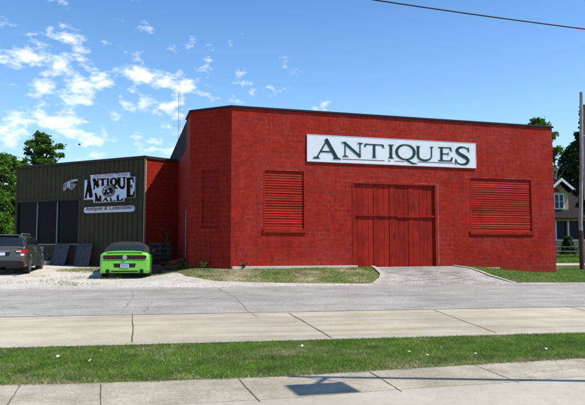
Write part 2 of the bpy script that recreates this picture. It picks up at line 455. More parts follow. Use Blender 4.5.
fillpoly('driveway', [wl, k1[1], k1[2], k1[3], k1[4], xy(sv(*k1[4])[0]-.3, V_ROAD), xy(sv(*k2[0])[0]+.3, V_ROAD), k2[0], k2[1], wr], .004, M_drive)
def kerbline(name, pts, w, h):
    P = []
    for a, b in zip(pts, pts[1:]):
        for k in range(4): P.append((a[0]+(b[0]-a[0])*k/4, a[1]+(b[1]-a[1])*k/4))
    P.append(pts[-1]); mb = MB(); base = None
    for k, p in enumerate(P):
        q0 = P[max(0, k-1)]; q1 = P[min(len(P)-1, k+1)]; d = Vector((q1[0]-q0[0], q1[1]-q0[1])).normalized(); n2 = Vector((-d.y, d.x))*w/2
        z = zg(*p); i = len(mb.v)
        hh = h*min(1, (len(P)-1-k)/3+.3)*(1+.15*noise.noise(Vector((k*.7, w, 0))))
        mb.v += [(p[0]+n2.x, p[1]+n2.y, z-.1), (p[0]+n2.x*.9, p[1]+n2.y*.9, z+hh), (p[0]-n2.x*.9, p[1]-n2.y*.9, z+hh), (p[0]-n2.x, p[1]-n2.y, z-.1)]
        if k:
            for a in range(3): mb.f.append((i+a-4, i+a-3, i+a+1, i+a))
    n = len(mb.v); mb.f += [(0, 1, 2, 3), (n-1, n-2, n-3, n-4)]
    o = mb.build(name, M_kerb, bevel=.01); o['kind'] = 'structure'; return o
kerbline('driveway_kerb', k1, .17, .06)
kerbline('driveway_kerb', list(reversed(k2)), .16, .05)
ck = MB()
def gcrack(pts, w, n=5, jit=.04):
    L = []
    for a, b in zip(pts, pts[1:]):
        A, B = gpt(*a), gpt(*b)
        L += [A.lerp(B, k/n)+Vector((random.uniform(-jit, jit), random.uniform(-jit, jit), 0)) for k in range(n)]
    strip(ck, L, w, .010)
for c_ in ([(405, 281.5), (430, 280), (452, 279.5), (470, 277)], [(440, 272), (450, 275), (462, 277), (452, 280)], [(385, 272), (410, 276), (430, 274)], [(390, 268.5), (430, 268.5)]): gcrack(c_, .05)
ck.build('driveway_cracks', M_soil, fixn=False)['kind'] = 'structure'

# verges beside the driveway
vl = [FM.world(-.6, -.02), FM.world(-1.9, -.9), FM.world(-3.2, -1.2), gpt(158, 271)[:2], gpt(185, 276)[:2], gpt(215, 281)[:2], gpt(290, 283)[:2], gpt(340, 283.4)[:2], gpt(370, 283.6)[:2], k1[3], k1[2], k1[1], wl]
fillpoly('left_verge_soil', vl, .0, M_soil)
vr = [wr, k2[1], k2[0], xy(sv(*k2[0])[0]+4, V_ROAD+.15), xy(sv(*k2[0])[0]+16, V_ROAD+.15), xy(sv(*k2[0])[0]+16, V_ROAD+8), xy(19, V_ROAD+8), (11.5, 27.6), FM.world(14.4, -.02)]
fillpoly('right_verge_soil', vr, .0, M_turf, .5)
sheet('side_path', 29.5, 31.6, 16, 60, .5, 3, .01, M_conc)
sheet('left_far_lawn', 33.5, 60, -45, -14, 1, 8, .01, M_land)

# ------------------------------------------------------------------ grass
M_grass = leafmat('grass_blades', (.075, .17, .014), (.155, .29, .024), (.32, .38, .07), .4)
M_straw = leafmat('dry_blades', (.26, .21, .10), (.40, .33, .18), (.52, .46, .29), .25)
def blades(name, XY, Z, h, w, mat, lean=.5, parent=None):
    n = len(XY); a = rng.uniform(0, 2*np.pi, n); d = np.stack([np.cos(a), np.sin(a)], 1)
    hh = h*rng.uniform(.55, 1.35, n); ww = w*rng.uniform(.7, 1.3, n); ln = rng.normal(0, lean, (n, 2))*hh[:, None]
    B = np.column_stack([XY, Z]); V = np.empty((n, 3, 3))
    V[:, 0] = B; V[:, 0, :2] -= d*ww[:, None]/2; V[:, 1] = B; V[:, 1, :2] += d*ww[:, None]/2
    V[:, 2] = B; V[:, 2, :2] += ln; V[:, 2, 2] += hh
    return npmesh(name, V.reshape(-1, 3), np.arange(3*n).reshape(-1, 3), mat, parent)
def nz(a, b, sc, seed): return np.array([noise.noise(Vector((x*sc, y*sc, seed))) for x, y in zip(a, b)])
def field(vlo, vhi, s0, s1, n):
    s = rng.uniform(s0, s1, n); t = rng.uniform(0, 1, n)
    lo = np.array([vlo(x) for x in s]); hi = np.array([vhi(x) for x in s])
    return s, lo+(hi-lo)*t
s, v = field(lambda s: walk_edge(s)-.05+.05*noise.noise(Vector((s*4, 1, 0))), lambda s: V_KERB-.14+.03*noise.noise(Vector((s*5, 2, 0))), -7, 8.5, 230000)
q = nz(s, v, 1.1, 4.0); q2 = nz(s, v, 4.5, 8.0)
edge = np.minimum(v-np.array([walk_edge(x) for x in s]), 0.35)/.35
dry = (rng.uniform(0, 1, len(s)) < np.clip(.13+.6*q+.5*q2+.5*(1-edge), .04, .85))
XYg = np.column_stack(xy(s, v)); hs = .045*(1+.8*q2)
def mk(nm, mask, h, w, mat, lean): return blades(nm, XYg[mask], np.full(mask.sum(), -.008), h, w, mat, lean)
o = blades('grass', XYg[~dry], np.full((~dry).sum(), -.008), .034, .0062, M_grass, .8)
tag(o, 'mown green grass strip between the near sidewalk and the kerb', 'grass', kind='stuff')
o = blades('dry_grass', XYg[dry], np.full(dry.sum(), -.008), .03, .006, M_straw, 1.1)
tag(o, 'straw coloured dead blades scattered through the near grass strip', 'dry grass', kind='stuff')
def inpoly(P, x, y):
    c = np.zeros(len(x), bool); j = len(P)-1
    for i in range(len(P)):
        xi, yi = P[i]; xj, yj = P[j]
        m = ((yi > y) != (yj > y)) & (x < (xj-xi)*(y-yi)/(yj-yi+1e-9)+xi); c ^= m; j = i
    return c
def polyfield(P, n):
    P = [tuple(p) for p in P]; xs = [p[0] for p in P]; ys = [p[1] for p in P]
    x = rng.uniform(min(xs), max(xs), n); y = rng.uniform(min(ys), max(ys), n); m = inpoly(P, x, y)
    return x[m], y[m]
def zga(x, y): return np.array([zg(a, b) for a, b in zip(x, y)])
x, y = polyfield(vl, 60000)
q = nz(x, y, .75, 2.0)+.5*nz(x, y, 2.2, 5.0)
gg = np.clip(.52+.9*q+np.clip((x+.3)/3.0, -.25, .6), .04, .97); r_ = rng.uniform(0, 1, len(x))
keep = rng.uniform(0, 1, len(x)) < np.clip(.75+q, .25, 1)
g1 = keep & (r_ < gg); g2 = keep & (r_ >= gg)
tag(blades('grass', np.column_stack([x[g1], y[g1]]), zga(x[g1], y[g1]), .045, .016, M_grass, .8), 'patchy green grass under the red wall left of the driveway', 'grass', kind='stuff')
tag(blades('dry_grass', np.column_stack([x[g2], y[g2]]), zga(x[g2], y[g2]), .04, .016, M_straw, 1.0), 'yellowed grass patches under the red wall left of the driveway', 'dry grass', kind='stuff')
x, y = polyfield(vr, 90000); q = nz(x, y, .7, 12.0); r_ = rng.uniform(0, 1, len(x)); sv_v = -x*RS+y*RC
dr = r_ < np.clip(.12+.4*q+.6*(1-np.clip((sv_v-V_ROAD)/1.2, 0, 1)), 0, .8)
tag(blades('grass', np.column_stack([x[~dr], y[~dr]]), zga(x[~dr], y[~dr]), .05, .018, M_grass, .8), 'green grass wedge right of the driveway and round the red corner', 'grass', kind='stuff')
tag(blades('dry_grass', np.column_stack([x[dr], y[dr]]), zga(x[dr], y[dr]), .04, .018, M_straw, 1.0), 'dry grass edging the road right of the driveway', 'dry grass', kind='stuff')
s, v = field(lambda s: 31.7, lambda s: 46, 14, 40, 60000); x, y = xy(s, v)
tag(blades('grass', np.column_stack([x, y]), zga(x, y), .10, .035, M_grass, .6), 'lawn in front of the far cream house', 'lawn', kind='stuff')
# sparse dry weeds over the gravel lot
s, v = field(lambda s: 20.6, lambda s: 29.5, -19, -2.5, 60000); x, y = xy(s, v)
q = nz(x, y, .5, 20.0)+.5*nz(x, y, 1.7, 25.0)
near = np.clip((v-26.6)/1.6, 0, 1)*.6+np.clip((x+6.0)/2.0, 0, 1)*.5
keep = rng.uniform(0, 1, len(x)) < np.clip(q*1.3-.20+near*1.25, 0, .85)
keep &= ~((x > -6.2) & (v > 28))
x, y = x[keep], y[keep]; r_ = rng.uniform(0, 1, len(x)); g1 = r_ < .28
tag(blades('weeds', np.column_stack([x[g1], y[g1]]), zga(x[g1], y[g1]), .09, .02, M_grass, .7), 'low green weeds growing through the white gravel lot', 'weeds', kind='stuff')
tag(blades('dry_grass', np.column_stack([x[~g1], y[~g1]]), zga(x[~g1], y[~g1]), .06, .02, M_straw, 1.0), 'dry straw patches on the white gravel lot', 'dry grass', kind='stuff')
# gravel stones
n = 26000; s = rng.uniform(-21, 13, n); v = V_ROAD-.55+rng.gamma(1.5, 1.3, n); x, y = xy(s, v)
m = ~inpoly([tuple(p) for p in vr], x, y) & ~inpoly([tuple(p) for p in vl], x, y) & (v < 27) & ~((s > 8.3) & (v > 20.3))
x, y = x[m], y[m]; n = len(x); r0 = rng.uniform(.006, .017, n); zz = zga(x, y)
oct_ = np.array([(1, 0, 0), (0, 1, 0), (-1, 0, 0), (0, -1, 0), (0, 0, .8), (0, 0, -.5)], float)
a = rng.uniform(0, 6.28, n); ca, sa = np.cos(a), np.sin(a)
Vg = oct_[None]*r0[:, None, None]*rng.uniform(.6, 1.4, (n, 6, 1)); Vx = Vg[:, :, 0]*ca[:, None]-Vg[:, :, 1]*sa[:, None]; Vy = Vg[:, :, 0]*sa[:, None]+Vg[:, :, 1]*ca[:, None]
Vg = np.stack([Vx+x[:, None], Vy+y[:, None], Vg[:, :, 2]+zz[:, None]], 2).reshape(-1, 3)
fo = np.array([(0, 1, 4), (1, 2, 4), (2, 3, 4), (3, 0, 4), (1, 0, 5), (2, 1, 5), (3, 2, 5), (0, 3, 5)])
Fg = (fo[None]+6*np.arange(n)[:, None, None]).reshape(-1, 3)
tag(npmesh('gravel_stones', Vg, Fg, simple('limestone_chips', (.54, .52, .47), .9, var=.3, vscale=9)), 'loose white limestone chips along the road edge', 'gravel', kind='stuff')

# ------------------------------------------------------------------ the red building
def wallmesh(L, z0, z1, holes, rev, th=.3, x0=0):
    mb = MB(); xs = sorted({x0, L, *[h[0] for h in holes], *[h[1] for h in holes]}); zs = sorted({z0, z1, *[h[2] for h in holes], *[h[3] for h in holes]})
    for a, b in zip(xs, xs[1:]):
        for c, d in zip(zs, zs[1:]):
            cx, cz = (a+b)/2, (c+d)/2
            if any(h[0] < cx < h[1] and h[2] < cz < h[3] for h in holes): continue
            mb.quad((a, 0, c), (b, 0, c), (b, 0, d), (a, 0, d))
    for (a, b, c, d) in holes:
        mb.quad((a, 0, c), (a, 0, d), (a, rev, d), (a, rev, c)); mb.quad((b, 0, d), (b, 0, c), (b, rev, c), (b, rev, d))
        mb.quad((a, 0, d), (b, 0, d), (b, rev, d), (a, rev, d)); mb.quad((b, 0, c), (a, 0, c), (a, rev, c), (b, rev, c))
    mb.quad((x0, th, z0), (x0, th, z1), (L, th, z1), (L, th, z0))
    mb.quad((x0, 0, z1), (L, 0, z1), (L, th, z1), (x0, th, z1)); mb.quad((x0, 0, z0), (x0, 0, z1), (x0, th, z1), (x0, th, z0)); mb.quad((L, 0, z1), (L, 0, z0), (L, th, z0), (L, th, z1))
    return mb
TOP = 6.90
A = Vector((-2.4, 23.4, 0)); bd = empty('brick_building', A, FM.ang)
tag(bd, 'long red painted block building with boarded windows and a flat parapet', 'building')
W1 = (1.31, 3.03, 2.12, 4.45); W2 = (10.60, 13.82, 2.10, 4.43); DR = (5.05, 8.97, .40, 4.10)
wf = wallmesh(15.0, -.6, TOP, [W1, W2, DR], .12).build('front_wall', M_red, bd, fixn=False)
def shutter(parent, w, pos, n, name='shutter', slatm=None):
    x0, x1, z0, z1 = w; mb = MB(); dz = (z1-z0)/n
    mb.quad((x0, .10, z0), (x1, .10, z0), (x1, .10, z1), (x0, .10, z1))
    sl = MB()
    for k in range(n):
        za = z0+k*dz
        t = random.uniform(-.006, .006); e = random.uniform(-.008, .008)
        i = len(sl.v)
        yb, yt = .036+t*.6, .056+t*.6                      # board: bottom kicks out
        sl.v += [(x0+.01, yb, za+.012), (x1-.01, yb, za+.012+e), (x1-.01, yt, za+dz*.98+e), (x0+.01, yt, za+dz*.98), (x0+.01, yb+.02, za+.002), (x1-.01, yb+.02, za+.002+e), (x1-.01, .097, za+dz*.98+e), (x0+.01, .097, za+dz*.98)]
        sl.f += [tuple(i+q for q in f) for f in ((0, 1, 2, 3), (1, 0, 4, 5), (0, 3, 7, 4), (2, 1, 5, 6), (3, 2, 6, 7), (4, 7, 6, 5))]
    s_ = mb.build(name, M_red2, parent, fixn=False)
    sl.build('slat_panel', slatm or M_slat, s_)
    MB().box((x0-.03, -.05, z0-.17), (x1+.03, .08, z0)).build('sill', slatm or M_slat, s_, bevel=.012)
    for xa_, xb_ in ((x0+.004, x0+.05), (x1-.05, x1-.004)): MB().box((xa_, -.006, z0), (xb_, .06, z1)).build('jamb', M_red2 if slatm else M_slat, s_)
    return s_
shutter(bd, W1, 0, 23, 'shuttered_window'); shutter(bd, W2, 0, 23, 'shuttered_window')
# lintel courses, worn pale along their top edge
M_worn = simple('worn_mortar_edge', (.36, .14, .11), .9, var=.45, vscale=3)
for (x0, x1, z) in ((W1[0]-.12, W1[1]+.15, W1[3]), (W2[0]-1.25, W2[1]+.5, W2[3]+.02), (DR[0]-.5, DR[1]+.2, DR[3])):
    x = x0
    while x < x1:
        w = random.uniform(.25, .7); zz_ = z+random.uniform(0, .012)
        if random.random() < .55: MB().box((x, -.006, zz_), (min(x+w, x1), .01, zz_+random.uniform(.008, .02))).build('worn_lintel', M_worn, bd)
        x += w+random.uniform(.02, .15)
MB().box((DR[1]+.05, -.004, .62), (DR[1]+.075, .01, 4.1)).build('worn_edge', M_worn, bd)
# doors
x0, x1, z0, z1 = DR
dr_ = MB(); xx = x0+.09; k = 0
while xx < x1-.09:
    w = random.choice([.17, .20, .23, .26]); w = min(w, x1-.09-xx)
    if w < .03: break
    y = random.choice([.055, .045, .068, .06]); dr_.box((xx+.006, y, z0), (xx+w-.006, .1, z1-.04)); xx += w; k += 1
dd = dr_.build('plank_door', M_door, bd)
MB().quad((x0, .115, z0), (x1, .115, z0), (x1, .115, z1), (x0, .115, z1)).build('door_backing', simple('dark_gap', (.05, .008, .007), .9), dd, fixn=False)
MB().box((x0+1.93, .028, z0+1.35), (x0+1.97, .045, z0+1.62)).box((x0+1.925, .02, z0+1.46), (x0+1.975, .028, z0+1.51)).build('door_handle', simple('rusty_iron', (.10, .035, .025), .7), dd)
hb = FM(395, 215.3)[1]
rb = MB().box((x0+.22, .005, hb-.05), (x0+2.05, .045, hb+.03)).box((x0+2.05, .009, hb-.09), (x0+3.1, .045, hb-.01)).box((x0+3.1, .003, hb-.06), (x1-.1, .045, hb+.01)).build('cross_rail', M_door, dd, bevel=.005)
MB().box((x0+.004, -.012, z0), (x0+.09, .07, z1)).box((x1-.09, -.012, z0), (x1-.004, .07, z1)).box((x0+.09, -.008, z1-.07), (x1-.09, .07, z1-.003)).build('door_frame', M_door, dd, bevel=.006)
# coping
M_cop = simple('dark_coping_metal', (.022, .024, .028), .5, .3)
MB().box((-.02, -.05, TOP), (15.06, .34, TOP+.085)).build('front_coping', M_cop, bd, bevel=.01)
# rear walls (local frame)
def loc(P): 
    d = Vector((P[0], P[1], 0))-A; c, s_ = math.cos(-FM.ang), math.sin(-FM.ang)
    return (d.x*c-d.y*s_, d.x*s_+d.y*c)
Cw = (-4.18, 24.26); Dw = (-4.62, 25.82)
c_, d_ = loc(Cw), loc(Dw); back = 19.0
bk = (d_[0], back)
# chamfer wall
FC = Frame(Cw, (-2.4, 23.4))
ch = empty('x', (0, 0, 0)); bpy.data.objects.remove(ch)
WC = (.56, 1.46, 2.13, 4.47)
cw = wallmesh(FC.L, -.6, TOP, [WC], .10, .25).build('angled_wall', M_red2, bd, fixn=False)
cw.location = (c_[0], c_[1], 0); cw.rotation_euler = (0, 0, FC.ang-FM.ang)
sh = shutter(cw, WC, 0, 23, 'shuttered_window', M_red2)
MB().box((-.04, -.05, TOP), (FC.L+.03, .3, TOP+.085)).build('coping', M_cop, cw)
# corrugated crate mark below the angled window
FD = Frame(Dw, Cw)
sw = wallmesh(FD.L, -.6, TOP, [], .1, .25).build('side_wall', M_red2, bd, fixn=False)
sw.location = (d_[0], d_[1], 0); sw.rotation_euler = (0, 0, FD.ang-FM.ang)
MB().box((0.02, -.05, TOP), (FD.L, .28, TOP+.085)).build('coping', M_cop, sw)
E_ = (Dw[0]-.272*13.5, Dw[1]+.962*13.5); e_ = loc(E_)
FE = Frame(E_, Dw)
lw = wallmesh(FE.L, -.6, 5.6, [], .1, .2).build('side_wall', M_red2, bd, fixn=False); lw.location = (e_[0], e_[1], 0); lw.rotation_euler = (0, 0, FE.ang-FM.ang)
M_grey = simple('grey_metal_siding', (.050, .046, .040), .6, 0, var=.2, vscale=2)
up = MB(); Lp = FE.L; topz = lambda t: 6.55+.37*(t/Lp)
up.quad((0, .01, 5.6), (Lp, .01, 5.6), (Lp, .01, TOP-.02), (0, .01, 6.5)).quad((0, .2, 5.6), (0, .2, 6.5), (Lp, .2, TOP-.02), (Lp, .2, 5.6)).quad((0, .01, 6.5), (Lp, .01, TOP-.02), (Lp, .2, TOP-.02), (0, .2, 6.5))
t = .1
while t < Lp: up.box((t, -.012, 5.6), (t+.05, .012, 6.48+(TOP-6.5)*t/Lp)); t += .3
u_ = up.build('grey_siding', M_grey, bd, fixn=False); u_.location = (e_[0], e_[1], 0); u_.rotation_euler = (0, 0, FE.ang-FM.ang)
MB().box((14.7, .3, -.6), (15.0, 18, TOP-.01)).box((e_[0], 18-.3, -.6), (14.7, 18, TOP-.01)).build('rear_wall', M_red2, bd)
MB().quad((c_[0]+.2, c_[1]+.2, 6.3), (.2, .25, 6.3), (14.8, .25, 6.3), (14.8, 17.8, 6.3), (e_[0]+.2, 17.8, 6.3), (e_[0]+.2, e_[1], 6.3), (d_[0]+.2, d_[1], 6.3)).build('roof', simple('roof_felt', (.06, .06, .06), .9), bd, fixn=False)
# footing ledge
MB().box((.03, -.24, .3), (5.2, -.004, .635)).build('footing', simple('pale_footing', (.50, .46, .38), .85), bd, bevel=.01)
MB().box((9.9, -.07, .1), (12.0, -.004, .50)).build('footing', M_kerb, bd, bevel=.01)

# downspout at the shaded corner
p0 = at(186.2, 212, 25.55); pb = at(186.2, 257, 25.55)
dsx, dsy = Dw[0]-.07, Dw[1]-.10
ds = MB().box((-.035, -.03, 0), (.035, .03, 2.05)).box((-.035, -.09, -.02), (.035, .03, .04)).box((-.045, -.035, .6), (.045, .03, .63)).box((-.045, -.035, 1.6), (.045, .03, 1.63)).build('downspout', simple('white_painted_metal', (.62, .64, .68), .4), None, bevel=.004)
ds.location = (dsx, dsy, .95); ds.rotation_euler = (0, 0, FE.ang+R(90))
ds.location = Vector(((at(186.3, 235, 25.6)).x, 25.6, .92))
tag(ds, 'short pale downspout at the shaded corner beside the brush pile', 'downspout')

# ------------------------------------------------------------------ lettering
def stroke(pts, w0, w1=None, n=1):
    """variable-width band -> list of quads in glyph space"""
    P = [Vector(p) for p in pts]; m = len(P)
    ws = w0 if hasattr(w0, '__len__') else [w0+((w1 if w1 is not None else w0)-w0)*i/(m-1) for i in range(m)]
    L = []
    for k, p in enumerate(P):
        d = (P[min(k+1, m-1)]-P[max(0, k-1)]).normalized(); nn = Vector((-d.y, d.x))*ws[k]/2
        L.append((p+nn, p-nn))
    return [[a[0], a[1], b[1], b[0]] for a, b in zip(L, L[1:])]
def R4(x0, y0, x1, y1): return [[Vector((x0, y0)), Vector((x1, y0)), Vector((x1, y1)), Vector((x0, y1))]]
def serif(x, y, w, up=1, h=.05):
    return [[Vector((x-w/2, y)), Vector((x+w/2, y)), Vector((x+w/2*.5, y+up*h*1.5)), Vector((x-w/2*.5, y+up*h*1.5))]]
def arc(cx, cy, rx, ry, a0, a1, n=22):
    return [(cx+rx*math.cos(R(a0+(a1-a0)*i/n)), cy+ry*math.sin(R(a0+(a1-a0)*i/n))) for i in range(n+1)]
def glyph(c, a, K=.18, k=.06):          # a = width/height; K thick, k thin
    g = []
    if c == 'A':
        g += [stroke([(.13*a, .03), (.52*a, .99)], k*1.15), stroke([(.46*a, 1.0), (.86*a, .03)], K*1.05), R4(.26*a, .33, .70*a, .33+k)]
        g += [serif(.12*a, 0, .28*a), serif(.86*a, 0, .34*a)]
    if c == 'N':
        g += [R4(.14*a, .03, .14*a+k*1.1, .97), stroke([(.12*a, .98), (.86*a, .02)], K), R4(.86*a-k*1.1, .0, .86*a, .97)]
        g += [serif(.17*a, 0, .30*a), serif(.10*a, 1, .26*a, -1), serif(.84*a, 1, .30*a, -1)]
    if c == 'T':
        g += [R4(.04*a, 1-k*1.2, .96*a, 1), R4(.5*a-K/2, .03, .5*a+K/2, 1-k)]
        g += [[[Vector((.04*a, 1)), Vector((.0, .74)), Vector((.05*a, .76)), Vector((.14*a, 1-k))]], [[Vector((.96*a, 1)), Vector((a, .74)), Vector((.95*a, .76)), Vector((.86*a, 1-k))]], serif(.5*a, 0, K*2.2)]
    if c == 'I':
        g += [R4(.5*a-K/2, .03, .5*a+K/2, .97), serif(.5*a, 0, K*2.7), serif(.5*a, 1, K*2.7, -1)]
    if c == 'Q':
        P = arc(.5*a, .5, .5*a-K/2, .5-k/2, 0, 360, 40); w = [k+(K-k)*abs(math.cos(2*math.pi*i/40))**1.3 for i in range(41)]
        g += [stroke(P, w), stroke([(.42*a, .06), (.60*a, -.04), (.85*a, -.20), (1.08*a, -.22)], [k*.8, K*.7, K*.6, k*.4])]
    if c == 'U':
        x = .18*a; P = arc(.5*a, .36, .5*a-x, .33, 180, 360, 18); w = [K-(K-k*1.2)*(i/18)**.8 for i in range(19)]
        g += [R4(x-K/2, .36, x+K/2, .98), stroke(P, w), R4(a-x-k*.6, .36, a-x+k*.6, .98), serif(x, 1, K*2.1, -1), serif(a-x, 1, K*1.7, -1)]
    if c == 'E':
        x = .25*a
        g += [R4(x-K/2, .02, x+K/2, .98), R4(.03*a, 1-k*1.1, .88*a, 1), R4(.03*a, 0, .92*a, k*1.1), R4(x, .5, .68*a, .5+k)]
        g += [[[Vector((.88*a, 1)), Vector((.78*a, 1-k)), Vector((.86*a, .72)), Vector((.92*a, .72))]], [[Vector((.92*a, 0)), Vector((.8*a, k)), Vector((.92*a, .30)), Vector((.99*a, .30))]], [[Vector((.66*a, .4)), Vector((.70*a, .4)), Vector((.70*a, .66)), Vector((.66*a, .66))]]]
    if c == 'S':
        P = [(.88*a, .74), (.80*a, .89), (.52*a, .965), (.26*a, .90), (.17*a, .76), (.28*a, .62), (.52*a, .50), (.76*a, .38), (.86*a, .24), (.74*a, .08), (.46*a, .03), (.20*a, .11), (.10*a, .28)]
        w = [k*.7, k, k*1.1, K*.75, K, K*1.05, K*1.1, K*1.05, K, K*.75, k*1.1, k, k*.7]
        Q = []; W = []
        for i in range(len(P)-1):
            p0, p1, p2, p3 = [Vector(P[max(0, min(len(P)-1, i+d))]) for d in (-1, 0, 1, 2)]
            for t in (0, .25, .5, .75):
                Q.append(.5*((2*p1)+(-p0+p2)*t+(2*p0-5*p1+4*p2-p3)*t*t+(-p0+3*p1-3*p2+p3)*t**3)); W.append(w[i]+(w[i+1]-w[i])*t)
        Q.append(Vector(P[-1])); W.append(w[-1])
        g += [stroke(Q, W), stroke([(.90*a, .70), (.88*a, .98)], k*.8), stroke([(.09*a, .02), (.08*a, .32)], k*.8)]
    if c == 'M':
        g += [R4(.10*a, .03, .10*a+k*1.3, .97), stroke([(.10*a, .98), (.50*a, .05)], K), stroke([(.50*a, .05), (.86*a, .97)], k*1.2), R4(.88*a-K*.9, .03, .88*a, .97), serif(.13*a, 0, .26*a), serif(.84*a, 0, .30*a)]
    if c == 'L':
        g += [R4(.26*a-K/2, .02, .26*a+K/2, .98), R4(.05*a, 0, .95*a, k*1.3), [[Vector((.95*a, 0)), Vector((.78*a, k)), Vector((.95*a, .34)), Vector((1.0*a, .34))]], serif(.26*a, 1, K*2, -1)]
    return g
def put(mb, c, quad, fr, y, K=.18, k=.06, a=None, flat=True):
    """quad = bl, br, tr, tl in photo pixels on the wall frame fr"""
    cs = [fr(*q) for q in quad]
    w = (math.dist(cs[0], cs[1])+math.dist(cs[2], cs[3]))/2; h = (math.dist(cs[0], cs[3])+math.dist(cs[1], cs[2]))/2
    a = w/h; d = 0; K = min(K, .42*a); k = min(k, .2*a) if K < .3 and a < .6 and c != 'I' else k
    if c == 'I': K = min(.34, K*1.15)
    for st in glyph(c, a, K, k):
        for q in st:
            P = []
            for p in q:
                u, v_ = p.x/a, p.y
                P.append(((1-u)*(1-v_)*cs[0][0]+u*(1-v_)*cs[1][0]+u*v_*cs[2][0]+(1-u)*v_*cs[3][0], y-d, (1-u)*(1-v_)*cs[0][1]+u*(1-v_)*cs[1][1]+u*v_*cs[2][1]+(1-u)*v_*cs[3][1]))
            ar = sum(P[i][0]*P[(i+1) % 4][2]-P[(i+1) % 4][0]*P[i][2] for i in range(4))
            if ar < 0: P.reverse()
            mb.quad(*P)
        d += .0012
def offs(quad, dx, dy): return [(p[0]+dx, p[1]+dy) for p in quad]
M_white = simple('white_sign_paint', (.68, .71, .73), .5, var=.05, vscale=2)
M_lgreen = simple('dark_green_lettering', (.018, .055, .045), .8, spec=.04)
M_lshad = simple('grey_letter_shadow', (.33, .40, .38), .5)
M_lred = simple('maroon_underline', (.13, .05, .045), .5)
# the long ANTIQUES sign
sx0, sz0 = FM(307, 161); sx1, sz1 = FM(475, 144)
sg = empty('long_sign', (*FM.world(sx0), 0), FM.ang)
tag(sg, 'long white board reading ANTIQUES in dark green capitals on the red wall', 'sign')
def ins(fr, x0): return lambda px, py: (fr(px, py)[0]-x0, fr(px, py)[1])
fs = ins(FM, sx0); Ls = sx1-sx0
MB().box((0, -.045, 4.875), (Ls, -.008, 5.97)).build('board', M_white, sg, bevel=.006)
ed = MB().box((-.012, -.052, 4.86), (Ls+.012, -.006, 4.885)).box((-.012, -.052, 5.96), (Ls+.012, -.006, 5.985)).box((-.012, -.051, 4.885), (.012, -.007, 5.96)).box((Ls-.012, -.051, 4.885), (Ls+.012, -.007, 5.96))
ed.build('edge_trim', simple('sign_edge', (.50, .52, .53), .5), sg)
LET = [('A', [(312.6, 158.2), (340.2, 159.4), (340.2, 139.9), (312.6, 138.4)]),
       ('N', [(341.0, 156.6), (363.0, 157.3), (363.0, 143.2), (341.0, 142.0)]),
       ('T', [(363.5, 157.3), (383.6, 158.0), (383.6, 144.8), (363.5, 143.6)]),
       ('I', [(385.6, 158.3), (395.0, 158.6), (395.0, 145.0), (385.6, 144.5)]),
       ('Q', [(394.8, 159.5), (415.0, 160.4), (415.0, 145.0), (394.8, 143.9)]),
       ('U', [(413.6, 160.6), (434.6, 161.2), (434.6, 147.0), (413.6, 146.0)]),
       ('E', [(437.0, 161.0), (452.2, 161.5), (452.2, 147.6), (437.0, 147.0)]),
       ('S', [(453.6, 164.8), (469.6, 165.2), (469.6, 147.0), (453.6, 146.2)])]
shm = MB(); lm = {}
for c, q in LET: put(shm, c, offs(q, .7, .6), fs, -.047, .165, .055)
shm.build('letter_shadow_paint', M_lshad, sg, fixn=False)
for c, q in LET:
    mb = MB(); put(mb, c, q, fs, -.060, .175, .06); mb.build('letter', M_lgreen, sg, fixn=False)
ul = MB()
def bar(mb, a, b, th, fr, y):
    A_, B_ = fr(*a), fr(*b); mb.quad((A_[0], y, A_[1]-th), (B_[0], y, B_[1]-th), (B_[0], y, B_[1]), (A_[0], y, A_[1]))
bar(ul, (342, 158.9), (384, 160.5), .032, fs, -.048); bar(ul, (394, 160.9), (404, 161.3), .032, fs, -.048); bar(ul, (417, 161.7), (453.5, 163.1), .032, fs, -.048)
a_ = fs(388.8, 160.2); ul.quad((a_[0]-.09, -.048, a_[1]-.03), (a_[0], -.048, a_[1]-.075), (a_[0]+.09, -.048, a_[1]-.03), (a_[0], -.048, a_[1]-.02))
ul.build('underline', M_lred, sg, fixn=False)

# ------------------------------------------------------------------ the green metal building
GA, GB = (-15.0, 32.4), (-7.02, 28.5)
FG = Frame(GA, GB); GL = FG.L
gb = empty('metal_shop', (*GA, 0), FG.ang)
tag(gb, 'low dark olive ribbed metal shop joined to the red building', 'building')
M_olive = simple('dark_olive_siding', (.058, .045, .026), .6, 0, var=.12, vscale=1.5, spec=.1)
M_dtrim = simple('dark_brown_trim', (.030, .027, .022), .5)
GT = 5.62
wx0, wx1, wz0, wz1 = .12, 4.62, 1.56, 3.80
wg = wallmesh(GL, -.4, GT, [(wx0, wx1, wz0, wz1)], .14, .25)
t = .15
while t < GL-.05:
    a, b = t, t+.045
    segs = [(-.4, wz0-.06), (wz1+.1, GT)] if wx0-.05 < t < wx1+.03 else [(-.4, GT)]
    for (za, zb) in segs: wg.quad((a-.02, -.001, za), (a, -.032, za), (a, -.032, zb), (a-.02, -.001, zb)).quad((a, -.032, za), (b, -.032, za), (b, -.032, zb), (a, -.032, zb)).quad((b, -.032, za), (b+.02, -.001, za), (b+.02, -.001, zb), (b, -.032, zb))
    t += .305
wg.build('front_wall', M_olive, gb, fixn=False)
MB().box((-.06, -.10, GT), (GL+.03, .3, GT+.14)).build('fascia', M_dtrim, gb, bevel=.01)
MB().box((-.03, -.06, wz1+.0), (wx1+.12, .02, wz1+.10)).build('window_head', M_dtrim, gb)
MB().box((GL-.05, -.045, -.4), (GL+.02, -.03, GT)).box((GL+.004, -.045, -.4), (GL+.02, .05, GT)).build('sunlit_corner_edge', simple('tan_sunlit_edge', (.30, .22, .15), .5), gb)  # sunlit edge of the corner put into a pale tan strip
